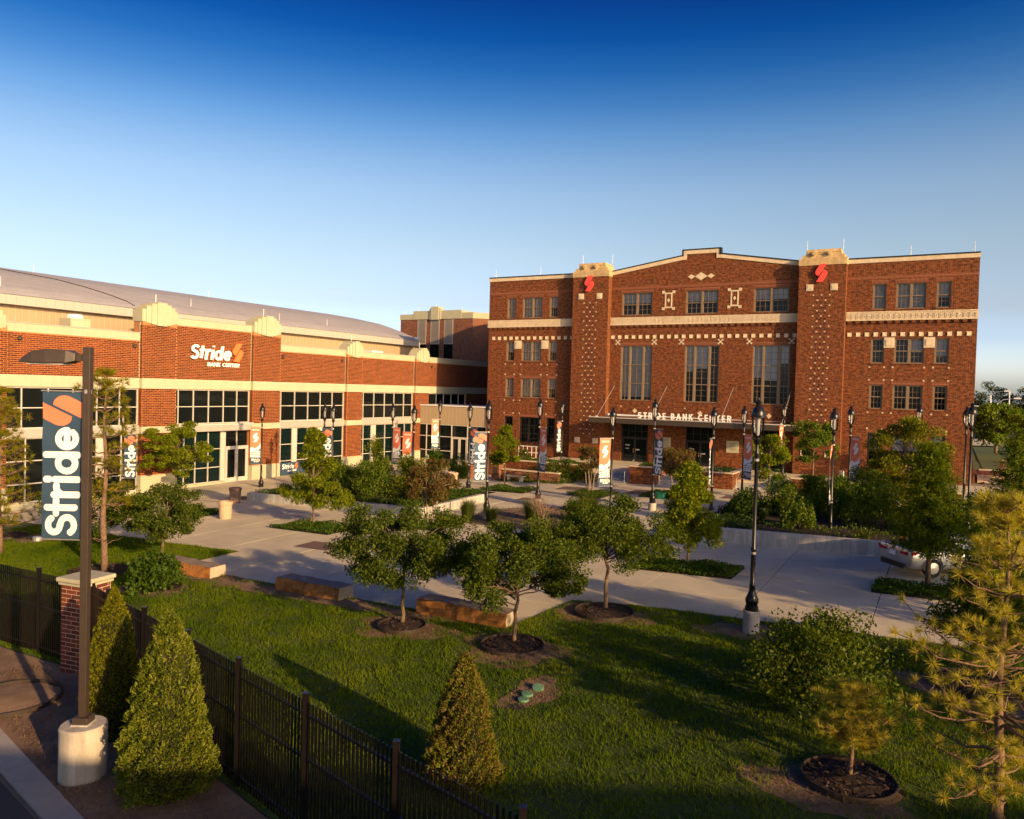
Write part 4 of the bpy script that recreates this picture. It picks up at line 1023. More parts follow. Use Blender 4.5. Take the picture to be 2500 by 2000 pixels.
# strip of bare soil this side of the fence, kerb and drive
STRIP = [(-12, -49.35), (4.6, -49.62), (7.8, -50.52), (18, -53.32), (30, -56.5), (30, -62), (12, -53.9), (10.4, -53.4), (6.5, -52.35), (-12, -48.9 - 5.6)]
sheet('soil_strip', STRIP, 0.015, M['soil'])
kerb = empty('kerb', (6.34, -52.31, zg(6.34, -52.31)), math.atan2(-.99, 4.16)); tag(kerb, kind='structure')
for i in range(-5, 5): MB().box((i * 2.0 + .005, -.42, -.3), (i * 2.0 + 1.995, 0, .13)).build('kerb_stone', M['kerb'], kerb)
sheet('drive', [(-14, -48.0), (6.2, -52.85), (10.3, -53.75), (18, -55.7), (18, -66), (-14, -66)], 0.022, M['asphalt'])

# planting beds let into the plaza
BEDS = {
 'bed_a': [(-6.05, -33.95), (-5.6, -31.75), (-2.15, -31.9), (-2.25, -34.05)],
 'bed_b': [(11.9, -33.7), (15.5, -33.55), (15.55, -31.65), (12.0, -31.75)],
 'bed_c': [(-4.6, -17.5), (-4.4, -15.3), (-1.2, -15.5), (-1.2, -17.6)],
 'bed_d': [(1.4, -16.9), (1.5, -14.4), (4.0, -14.6), (3.9, -17.3)],
 'bed_e': [(19.8, -33.1), (19.85, -31.4), (25.5, -31.2), (25.5, -33.2)],
 'bed_f': [(-14.6, -33.3), (-14.4, -31.3), (-11.3, -31.9), (-11.4, -33.4)],
 'bed_g': [(5.6, -15.6), (5.7, -12.6), (9.0, -12.4), (8.9, -15.5)],
 'bed_h': [(-.6, -31.0), (-.5, -28.9), (1.5, -28.9), (1.5, -31.0)],
}
for k, p in BEDS.items(): sheet('planting_bed', p, 0.014, M['mulch'])
ISLE = [(1.0, -28.4), (0.2, -24.3), (1.6, -22.6), (5.6, -20.2), (6.6, -22.2), (6.6, -26.8), (5.4, -28.6), (3.0, -28.5)]
sheet('planting_bed', ISLE, 0.014, M['soil'])
for (x, y), w in (((-.9, -36.0), .9), ((.58, -13.75), 1.1), ((5.9, -13.45), 1.6), ((.37, -19.6), .7), ((11.1, -13.0), 1.0), ((-15.2, -27.4), .8)):
    sheet('paver_inset', [(x - w, y - w * .7), (x + w, y - w * .7), (x + w, y + w * .7), (x - w, y + w * .7)], 0.009, M['paver'])
sheet('drain_channel', [(-21.5, -30.60), (-14.2, -29.05), (-14.2, -28.92), (-21.5, -30.47)], 0.009, M['bin_brown'])
# long cuts in the slabs
# soil patches in the lawn
PATCHC = []
def patch(cx, cy, rx, ry, seed, m, dz=.026, n=28):
    PATCHC.append((cx, cy, rx, ry)); rx *= .92; ry *= .92
    r = random.Random(seed); P = []
    ph = [r.uniform(0, 6.3) for _ in range(3)]
    for i in range(n):
        t = 2 * math.pi * i / n; k = 1 + .16 * math.sin(3 * t + ph[0]) + .10 * math.sin(5 * t + ph[1]) + .06 * math.sin(9 * t + ph[2])
        P.append((cx + rx * k * math.cos(t), cy + ry * k * math.sin(t)))
    sheet('soil_patch', P, dz, m); return P
PATCH = [patch(9.0, -43.4, 1.6, 1.0, 1, M['soil']), patch(12.5, -43.5, 1.45, 1.25, 2, M['soil'], .030), patch(13.2, -39.6, 1.6, 1.05, 3, M['soil']), patch(14.2, -45.7, .55, 1.1, 4, M['soil'], .034),
         patch(20.3, -46.9, 1.35, 1.0, 5, M['soil']), patch(22.8, -41.0, 2.0, 1.3, 6, M['soil']), patch(4.3, -42.25, 5.4, .55, 7, M['soil'], .038), patch(-2.0, -41.9, 3.2, .8, 8, M['soil']), patch(-.6, -44.0, 1.3, 1.0, 9, M['soil'], .030), patch(17.3, -39.2, 1.4, .8, 10, M['soil']), patch(-13, -41, 1.4, 1.0, 12, M['soil'])]
M['chip'] = island_mat('bark_chip', [(0.05, 0.03, 0.02), (0.12, 0.075, 0.05), (0.03, 0.018, 0.012), (0.08, 0.05, 0.03)])
RINGS = [(8.95, -43.35, .66, 'dark mulch ring round the leftmost of the three lawn trees'), (12.38, -43.3, .80, 'dark mulch ring round the middle lawn tree'), (13.28, -39.45, .86, 'dark mulch ring round the rightmost of the three lawn trees'),
         (20.52, -46.5, .74, 'dark mulch ring round the knee-high pine at lower right'), (22.6, -40.7, .95, 'dark mulch ring round the feathery tree behind the tall right pine'), (-.55, -44.0, .80, 'dark mulch ring under the low broad-leaved shrub behind the brick gate pillar'),
         (-4.4, -43.4, 1.0, 'dark mulch ring at the foot of the tall left pine'), (-14.4, -41.2, .8, 'dark mulch ring in the lawn at the far left edge'), (4.9, -51.35, .95, 'empty black edging ring on bare soil left of the lamp pole')]
for i, (x, y, r, lab) in enumerate(RINGS):
    e = empty('mulch_ring', (x, y, zg(x, y) + .03), 0, lab, 'edging ring')
    P = [(math.cos(t), math.sin(t)) for t in np.linspace(0, 2 * math.pi, 37)]
    m = MB()
    for (a, b), (c, d) in zip(P[:-1], P[1:]):
        ro, ri, z1 = r, r - .02, .10
        m.quad([(a * ro, b * ro, -.05), (c * ro, d * ro, -.05), (c * ro, d * ro, z1), (a * ro, b * ro, z1)]); m.quad([(a * ri, b * ri, z1), (c * ri, d * ri, z1), (c * ri, d * ri, -.05), (a * ri, b * ri, -.05)]); m.quad([(a * ro, b * ro, z1), (c * ro, d * ro, z1), (c * ri, d * ri, z1), (a * ri, b * ri, z1)])
    m.build('edging', M['edging'], e)
    MB().lathe([(r - .025, 0.0), (r - .05, .035), (r * .5, .075), (.02, .095)], 28).build('mulch', M['mulch'] if i < 8 else M['soil'], e)
    g = np.random.default_rng(100 + i); n = int(520 * r * r)
    if i < 8:
        t = g.uniform(0, 6.283, n); rr = (r - .06) * np.sqrt(g.uniform(0, 1, n)); C = np.stack([rr * np.cos(t), rr * np.sin(t), .045 + .055 * (1 - rr / r) + g.uniform(0, .02, n)], -1)
        a = g.uniform(0, 6.283, n); d = np.stack([np.cos(a), np.sin(a), g.uniform(-.4, .4, n)], -1) * g.uniform(.03, .075, n)[:, None]; s = np.stack([-np.sin(a), np.cos(a), g.uniform(-.3, .3, n)], -1) * .014
        Vc = np.stack([C - d - s, C + d - s, C + d + s, C - d + s], 1).reshape(-1, 3); Fc = np.arange(len(Vc)).reshape(-1, 4)
        tag(inst(mesh_np('bark_chips', Vc, Fc, [M['chip']]), 'bark_chips', e), kind='stuff')

# raised concrete planters
def kerb_wall(label, segs, h, soil, name='planter_wall'):
    x, y = segs[0][0]; e = empty(name, (x, y, 0), 0, label, 'planter')
    for (a, b) in segs:
        A, B = Vector(a), Vector(b); L = (B - A).length; n = max(1, int(round(L / 3.2)))
        for i in range(n):
            p = A + (B - A) * (i / n); q = A + (B - A) * ((i + 1) / n); d = (q - p).normalized(); nn = Vector((-d.y, d.x)) * .15; p2 = p + d * .004; q2 = q - d * .004
            c = [p2 - nn, q2 - nn, q2 + nn, p2 + nn]
            V = [(v.x - x, v.y - y, zg(v.x, v.y) - .2) for v in c] + [(v.x - x, v.y - y, zg(v.x, v.y) + h) for v in c]
            o = MB().add(V, [(0, 3, 2, 1), (4, 5, 6, 7), (0, 1, 5, 4), (1, 2, 6, 5), (2, 3, 7, 6), (3, 0, 4, 7)]).build('wall_block', M['conc_wall'], e); bevel(o, .012, 2)
    MB().quad([(p[0] - x, p[1] - y, zg(*p) + h - .12) for p in soil]).build('bed_soil', M['mulch'], e)
    return e
kerb_wall('raised concrete planter wall before the arena, holding leafy bushes', [((-14.0, -27.95), (-1.45, -27.95)), ((-1.6, -27.78), (-1.6, -21.9)), ((-14.0, -27.78), (-14.0, -24.4))], .47, [(-13.9, -27.8), (-1.7, -27.8), (-1.7, -20), (-13.9, -20)])
kerb_wall('long raised concrete planter wall behind the parked car', [((11.9, -26.95), (25.0, -26.95)), ((12.05, -26.78), (12.05, -18.0))], .58, [(12.2, -26.8), (25, -26.8), (25, -17.5), (12.2, -17.5)])

# right side: lawn, walks, street
sheet('side_lawn', [(26.5, -36), (60, -36), (60, 60), (24.5, 60), (24.5, 2.2), (26.5, 2.2)], -.04, M['far_grass'])
sheet('sidewalk', [(24.2, 10.5), (34, 10.5), (34, 13.6), (24.2, 13.6)], .0, M['concrete'])
sheet('sidewalk', [(24.2, 2.4), (30, 2.4), (30, 4.6), (24.2, 4.6)], .0, M['concrete'])
sheet('sidewalk', [(22, 44), (27, 44), (29, 62), (24, 66)], .02, M['concrete'])
sheet('street', [(-10, 95), (95, 95), (95, 112), (-10, 112)], .3, M['asphalt'])
sheet('street', [(24, 60), (60, 60), (58, 95), (32, 95)], .3, M['asphalt'])
# ================================================================ LAMP POSTS AND BANNERS
LP = {}
LP['pole'] = MB().lathe([(.17, 0), (.17, .10), (.15, .12), (.15, .18), (.17, .22), (.17, .30), (.12, .40), (.085, .50), (.075, .62), (.085, .64), (.085, .67), (.065, .70), (.062, 1.55), (.075, 1.57), (.075, 1.62), (.052, 1.66), (.048, 4.05), (.06, 4.08), (.06, 4.12), (.045, 4.15), (.045, 4.35)], 14).mesh('pole', M['gloss_black'])
LP['yoke'] = MB().lathe([(.045, 4.33), (.10, 4.42), (.105, 4.47), (.06, 4.49), (.06, 4.53)], 12).mesh('yoke', M['gloss_black'])
LP['globe'] = MB().lathe([(.07, 4.52), (.12, 4.56), (.15, 4.64), (.162, 4.76), (.162, 5.06)], 18).mesh('globe', M['lamp_glass'])
LP['inner'] = MB().lathe([(.03, 4.55), (.05, 4.62), (.055, 4.95), (.075, 5.05)], 10).mesh('lamp_core', M['lamp_inner'])
LP['cap'] = MB().lathe([(.225, 5.05), (.225, 5.075), (.178, 5.09), (.175, 5.16), (.15, 5.245), (.085, 5.32), (.055, 5.36), (.075, 5.40), (.085, 5.44), (.05, 5.47), (.02, 5.50), (.022, 5.53), (.008, 5.56)], 18).mesh('cap', M['gloss_black'])
for k, m in LP.items():
    m.polygons.foreach_set('use_smooth', [True] * len(m.polygons))
    if hasattr(m, 'set_sharp_from_angle'): m.set_sharp_from_angle(angle=math.radians(42))
def lamp(x, y, base, label, dz=0.0, group='black lamp posts on the plaza', sc=1.0):
    z = zg(x, y) + dz; e = empty('lamp_post', (x, y, z), 0, label, 'lamp', group); hb = base if base else 0
    if base:
        f = MB().lathe([(.215, -.2), (.215, base - .015), (.20, base)], 20).build('footing', M['conc_base'], e); smooth_angle(f)
    for k, nm in (('pole', 'pole'), ('yoke', 'yoke'), ('cap', 'cap'), ('globe', 'globe'), ('inner', 'lamp_core')): inst(LP[k], nm, e, (0, 0, hb), 0, (sc, sc, sc))
    # banner straps
    return e, z + hb
BM = {}
def banner(x, y, z, design, ang, side, label, bulge=.0, zoff=2.05, sc=1.0, res=(44, 150)):
    """hangs from two rods on a post; ang = direction of the rods"""
    key = (design, round(bulge, 2), res)
    if key not in BM: BM[key] = banner_mesh(design, res[0], res[1], bulge)
    e = empty('banner', (x, y, z + zoff), ang, label, 'banner', 'printed banners hung on poles')
    if side > 0: inst(BM[key], 'cloth', e, (.085, 0, 0), 0, (sc, 1, sc))
    else:        inst(BM[key], 'cloth', e, (.085 + BW * sc, 0, 0), math.pi, (sc, 1, sc))
    for zz in (-.02, BH * sc + .02):
        MB().tube([(0.03, 0, zz), (.11 + BW * sc, 0, zz)], .012, 6).build('rod', M['steel'], e); MB().lathe([(.055, zz - .035), (.066, zz - .03), (.066, zz + .03), (.055, zz + .035)], 10, (0, 0, 0)).build('clamp', M['steel'], e)
    return e
VA = math.atan2(.48754, .87310)          # roughly across the view
D = math.radians
# (x, y, footing, label, banner(design, angle, side, bulge, label))
LAMPS = [
 (17.37, -39.19, .62, 'nearest black lamp post on a tall concrete footing at the lawn edge', ('welcome', VA + D(68), 1, .10, 'coral banner seen nearly edge-on on the nearest lamp post')),
 (-18.96, -32.66, 0, 'black lamp post partly hidden behind the tall left pine', ('name', VA + D(5), 1, .02, 'navy banner with white sideways letters behind the tall left pine')),
 (-18.29, -23.03, 0, 'black lamp post before the stone base beside the arena double doors', ('welcome', VA + D(180 + 8), -1, .02, 'coral and white banner beside the arena double doors')),
 (-14.57, -21.05, 0, 'left one of the close pair of lamp posts before the arena glazing', None),
 (-12.69, -22.29, 0, 'right one of the close pair of lamp posts before the arena glazing', ('name', VA + D(180 - 10), -1, .03, 'navy banner half hidden by the lime tree before the arena')),
 (-10.59, -18.83, 0, 'lamp post left of the vestibule with a coral banner on its right', ('welcome', VA - D(38), 1, .03, 'narrow coral banner right of its post above the leafy planter')),
 (-5.76, -23.0, .0, 'lamp post rising from the planter with a coral banner on its left', ('welcome', VA + D(180 - 22), -1, .05, 'wide coral banner left of its post above the reddish bush')),
 (-15.79, -5.7, 0, 'small far lamp post before the glass vestibule', ('welcome', VA + D(180 + 30), -1, .03, 'small far coral banner before the glass vestibule')),
 (-5.82, -16.73, 0, 'lamp post beside the tan bin before the vestibule', ('name', VA - D(42), 1, .03, 'navy banner right of its post beside the brick pillars')),
 (1.55, -26.62, .36, 'lamp post on a concrete footing by the tall grass clump', ('name', VA + D(180 + 26), -1, .05, 'navy banner with big white letters left of the post by the grass clump')),
 (1.98, -21.8, .42, 'lamp post on a concrete footing behind the bare twiggy shrub', ('welcome', VA - D(62), 1, .05, 'thin coral banner seen obliquely behind the bare twiggy shrub')),
 (-5.0, -4.25, .0, 'thin far lamp post in the corner beside the left brick tower', ('name', VA + D(180 + 55), -1, .04, 'small navy banner in the corner beside the left brick tower')),
 (6.76, -22.88, 0, 'lamp post left of the entrance with its foot hidden by lawn trees', ('welcome', VA + D(180 + 25), -1, .06, 'coral welcome banner at the left of the hall entrance')),
 (8.07, -20.15, .40, 'lamp post on a footing beside the green tub before the entrance', ('name', VA - D(66), 1, .06, 'navy banner seen obliquely before the first small brick planter')),
 (11.3, -20.35, 0, 'lamp post before the middle of the hall above the yellow-green tree', ('name', VA + D(180 + 62), -1, .10, 'curved navy banner before the second small brick planter')),
 (11.94, -16.35, 0, 'lamp post just left of the nearest one, standing on the plaza', ('welcome', VA - D(70), 1, .05, 'sliver of a coral banner on the post beside the nearest lamp')),
 (12.02, -.92 - 3.6, 0, 'far lamp post at the right end of the entrance canopy', ('welcome', VA + D(180 + 48), -1, .05, 'coral banner at the right end of the entrance canopy')),
 (17.52, -24.36, .10, 'lamp post in the right planter before the right brick tower', ('welcome', VA + D(180 + 60), -1, .12, 'bulging coral banner before the right brick tower')),
 (17.24, -14.74, 0, 'lamp post right of the right brick tower without its foot in view', ('welcome', VA - D(74), 1, .03, 'barely visible coral banner right of the right brick tower')),
 (20.35, -8.42, 0, 'lamp post before the ground floor windows of the right wing', ('welcome', VA + D(180 + 75), -1, .05, 'thin coral banner before the right wing windows')),
 (22.65, -14.01, 0, 'farther one of the two overlapping lamp posts at the right wing corner', None),
 (22.68, -22.01, .3, 'nearer one of the two overlapping lamp posts at the right wing corner', None),
]
for x, y, fb, lab, bn in LAMPS:
    e, zb = lamp(x, y, fb, lab, sc=1.02)
    if bn: banner(x, y, zb, bn[0], bn[1], bn[2], bn[4], bn[3], 1.55)

# ================================================================ BIG LEFT LAMP POLE
x, y = 9.25, -52.51; z = zg(x, y)
bp = empty('area_light', (x, y, z), VA, 'tall square bronze lamp pole on a thick round concrete footing at lower left', 'lamp')
f = MB().lathe([(.37, -.3), (.37, .88), (.345, .905)], 32).build('footing', M['conc_base'], bp); smooth_angle(f)
o = MB().box((-.14, -.14, .906), (.14, .14, .93)).build('base_plate', M['conc_wall'], bp)
o = MB().box((-.13, -.13, .931), (.13, .13, 1.04)).build('base_cover', M['bronze'], bp); bevel(o, .012)
o = MB().box((-.062, -.062, 1.04), (.062, .062, 7.22)).build('pole', M['bronze'], bp); bevel(o, .008)
MB().box((-.17, -.035, 6.98), (-.062, .035, 7.10)).build('arm', M['bronze'], bp)
hd = MB(); prof = [(-.17, 6.98, 7.11, .10), (-.30, 6.94, 7.16, .16), (-.62, 6.94, 7.17, .19), (-.86, 6.94, 7.13, .185), (-1.02, 6.94, 7.03, .15), (-1.10, 6.94, 6.965, .10)]
V = []; F = []
for px, a, b, w in prof: V += [(px, -w, a), (px, w, a), (px, w * .82, b), (px, -w * .82, b)]
for i in range(len(prof) - 1):
    for k in range(4): a = i * 4 + k; b = i * 4 + (k + 1) % 4; F.append((a, b, b + 4, a + 4))
F += [(3, 2, 1, 0), tuple(4 * (len(prof) - 1) + k for k in range(4))]
o = hd.add(V, F).build('lamp_head', M['bronze'], bp); bevel(o, .02, 3)
MB().box((-.95, -.12, 6.915), (-.35, .12, 6.938)).build('lens', M['lamp_inner'], bp)
zoff = 4.02
big = banner(x, y, z, 'name', VA + math.pi, -1, 'large navy banner with white sideways lettering on the bronze lamp pole', .03, zoff, 1.0, (120, 420))
big.children[0].scale = (1.10, 1, 1.01); big.children[0].location = (.085 + BW * 1.10, 0, 0)

# ================================================================ FENCE AND GATE PILLAR
FP = [(5.85, -49.83), (7.80, -50.36), (9.82, -50.93), (11.80, -51.50), (13.82, -52.07), (15.90, -52.66), (18.0, -53.24), (20.1, -53.83)]
fe = empty('metal_fence', (5.85, -49.83, 0), 0, 'long dark bronze picket fence crossing the foreground from the brick pillar', 'fence')
def fence(e, pts, o):
    pk = MB().box((-.0135, -.0135, .06), (.0135, .0135, 2.03)).mesh('picket', M['fence']); ps = MB().box((-.04, -.04, -.1), (.04, .04, 2.12)); ps.box((-.046, -.046, 2.12), (.046, .046, 2.15)); ps = ps.mesh('post', M['fence'])
    for i, p in enumerate(pts):
        inst(ps, 'post', e, (p[0] - o[0], p[1] - o[1], zg(*p)), VA)
    for a, b in zip(pts[:-1], pts[1:]):
        A, B = Vector(a), Vector(b); d = (B - A).normalized(); ang = math.atan2(d.y, d.x); L = (B - A).length; n = int(round(L / .094))
        for k in range(1, n):
            q = A + d * (L * k / n); inst(pk, 'picket', e, (q.x - o[0], q.y - o[1], zg(q.x, q.y)), ang)
        for zr in (.18, 1.18, 1.82):
            za, zb = zg(*a) + zr, zg(*b) + zr; nn = Vector((-d.y, d.x)) * .018; p, q = A + d * .04, B - d * .04
            V = [(v.x - o[0], v.y - o[1], zz + dz) for dz in (0, .036) for v, zz in ((p - nn, za), (q - nn, zb), (q + nn, zb), (p + nn, za))]
            MB().add(V, [(0, 3, 2, 1), (4, 5, 6, 7), (0, 1, 5, 4), (1, 2, 6, 5), (2, 3, 7, 6), (3, 0, 4, 7)]).build('rail', M['fence'], e)
fence(fe, [(4.78, -49.52)] + FP, (5.85, -49.83))
fe2 = empty('metal_fence', (3.95, -49.45, 0), 0, 'short dark bronze picket fence left of the brick gate pillar', 'fence')
fence(fe2, [(3.95, -49.45), (2.40, -49.38), (.35, -49.32), (-1.7, -49.28)], (3.95, -49.45))
gp = empty('gate_pillar', (4.38, -49.42, zg(4.38, -49.42)), VA * .3, 'square brick gate pillar with pale stone cap behind the lamp pole', 'pillar')
H_ = .36; MB().box((-H_ + .005, -H_ + .005, -.1), (H_ - .005, H_ - .005, 2.03)).build('core', M['mortar_grey'], gp)
bl, bh_ = .32, .1016
for s in range(4):
    for c in range(20):
        z0 = c * bh_ + .005; xs = [-H_, -H_ + (.32 if c % 2 else .16)]
        while xs[-1] < H_ - .05: xs.append(min(H_, xs[-1] + bl))
        for a, b in zip(xs[:-1], xs[1:]):
            if b - a < .05: continue
            m = MB(); a2, b2 = a + .008, b - .008
            a2 = max(a2, -H_ + .0); b2 = min(b2, H_ - (.02))
            m.box((a2, -H_ - (0 if True else 0), z0), (b2, -H_ + .02, z0 + bh_ - .014)); m.build('brick', M['brick_pillar'], gp, rz=s * math.pi / 2)
o = MB().box((-.40, -.40, 2.03), (.40, .40, 2.09)).build('cap_moulding', M['stone_new'], gp)
o = MB().box((-.45, -.45, 2.091), (.45, .45, 2.20)).build('cap', M['stone_new'], gp); bevel(o, .04, 4)

# ================================================================ STONE BENCHES
def bench(x0, x1, y, label, seed):
    r = random.Random(seed); e = empty('stone_bench', ((x0 + x1) / 2, y, zg((x0 + x1) / 2, y)), 0, label, 'bench'); L = x1 - x0
    n = 9; V = []; F = []
    for i in range(n + 1):
        x = -L / 2 + L * i / n; jf = r.uniform(-.05, .05); jb = r.uniform(-.04, .04); jt = r.uniform(-.012, .012)
        V += [(x, -.33 + jf, -.1), (x, -.34 + r.uniform(-.05, .04), .22), (x, -.31 + r.uniform(-.03, .03), .43 + jt), (x, .31 + jb, .43 + jt), (x, .33 + jb, -.1)]
    for i in range(n):
        for k in range(4): a = i * 5 + k; F.append((a, a + 5, a + 6, a + 1))
    m = MB(); m.add(V, [f for j, f in enumerate(F) if j % 4 in (0, 1, 3)], 0); b = MB().add(V, [f for j, f in enumerate(F) if j % 4 == 2], 0)
    m.v += []; m.add(V, [f for j, f in enumerate(F) if j % 4 == 2], 1); m.add(V, [(4, 3, 2, 1, 0), tuple(n * 5 + k for k in range(5))], 2)
    m.build('block', [M['sandstone'], M['sandstone_top'], M['sandstone_cut']], e)
    return e
bench(-2.9, -.15, -41.85, 'rough orange sandstone bench nearest the left brick pillar', 1)
bench(3.0, 5.66, -41.85, 'rough orange sandstone bench split across, in the middle of the lawn edge', 2)
bench(8.5, 11.5, -41.75, 'long orange sandstone bench with pale end under the middle lawn tree', 3)

# ================================================================ BINS, TUB, LIDS, LOW WALL
def bin_(x, y, m, label, s=1.0, z=None):
    e = empty('litter_bin', (x, y, zg(x, y) if z is None else z), 0, label, 'bin', 'round stone litter bins')
    o = MB().lathe([(.29 * s, 0), (.30 * s, .06), (.325 * s, .72 * s)], 24).build('drum', m, e); smooth_angle(o)
    o = MB().lathe([(.325 * s, .721 * s), (.36 * s, .74 * s), (.365 * s, .84 * s), (.33 * s, .88 * s), (.25 * s, .88 * s), (.24 * s, .70 * s)], 24).build('rim', m, e); smooth_angle(o)
    MB().lathe([(.24 * s, .80 * s), (.02, .81 * s)], 16).build('liner', M['interior'], e)
bin_(-9.98, -33.1, M['bin_tan'], 'tan stone litter bin in full sun on the left plaza')
bin_(-13.95, -29.0, M['bin_brown'], 'dark brown stone litter bin at the end of the left planter wall')
bin_(-7.0, -16.9, M['bin_tan'], 'tan stone litter bin before the vestibule shrubs', 1.12)
bin_(25.8, 11.0, M['bin_tan'], 'farther tan litter bin beside the side steps at the right', 1.1)
bin_(25.76, 3.38, M['bin_tan'], 'nearer tan litter bin on the right side walk', 1.15)
x, y = 6.95, -15.5; tb = empty('green_tub', (x, y, zg(x, y)), 0, 'low green plastic tub beside a lamp post before the entrance', 'tub')
o = MB().lathe([(.30, 0), (.34, .30), (.37, .31), (.37, .36), (.33, .36), (.30, .05)], 22).build('tub', M['green_plastic'], tb); smooth_angle(o)
for (x, y, s, t), lab in zip(((14.24, -45.50, .13, .5), (14.20, -45.92, .13, .1), (14.27, -46.22, .12, .05)), ('upright tilted pale green valve lid on bare soil in the lawn', 'middle flat green valve lid on bare soil in the lawn', 'lower flat green valve lid beside the dark hole in the lawn')):
    e = empty('valve_cover', (x, y, zg(x, y) + .06), 0, lab, 'valve lid'); e.rotation_euler = (t * .8, 0, .3)
    MB().lathe([(s, 0), (s, .025), (s * .9, .04), (.02, .045)], 18).build('lid', M['pale_green'], e)
e = empty('valve_hole', (14.29, -46.53, zg(14.29, -46.53) + .037), 0, 'small dark round hole beside the green valve covers', 'hole'); MB().lathe([(.16, 0), (.16, .012), (.02, .012)], 16).build('opening', M['interior'], e)
def pillar2(x, y, label):
    e = empty('brick_pillar', (x, y, zg(x, y)), 0, label, 'pillar'); MB().box((-.32, -.32, -.1), (.32, .32, 1.12)).build('shaft', M['brick_far'], e)
    o = MB().box((-.37, -.37, 1.12), (.37, .37, 1.22)).build('cap', M['stone'], e); bevel(o, .02)
    MB().box((-.2, -.335, .35), (.2, -.321, .95)).build('plate', M['bronze'], e)
pillar2(-8.8, -11.9, 'left one of two short brick pillars before the left wing'); pillar2(-6.5, -11.75, 'right one of two short brick pillars before the left wing')
lw = empty('low_wall', (-6.1, -11.6, zg(-6.1, -11.6)), 0, 'low dark brick wall running right from the short brick pillars', 'wall'); MB().box((0, -.15, -.1), (4.5, .15, .75)).build('wall', M['brick_far'], lw); MB().box((-.03, -.2, .75), (4.53, .2, .83)).build('coping', M['stone'], lw)
bb = empty('pale_bench', (-4.6, -12.5, zg(-4.6, -12.5)), 0, 'small pale bench before the low dark brick wall', 'bench'); MB().box((-.7, -.2, .40), (.7, .2, .47)).build('seat', M['stone_new'], bb)
for sx in (-.5, .5): MB().box((sx - .08, -.16, 0), (sx + .08, .16, .40)).build('leg', M['stone_new'], bb)
bd = empty('bollard', (-16.6, -6.2, zg(-16.6, -6.2)), 0, 'short pale bollard beside the far lamp post at the vestibule', 'bollard'); MB().lathe([(.09, 0), (.09, 1.0), (.05, 1.06)], 12).build('post', M['stone_new'], bd)
fl_ = MB().box((15.8, -40.0, zg(15.8, -40) - .1), (17.1, -38.9, zg(15.8, -40) - .05))

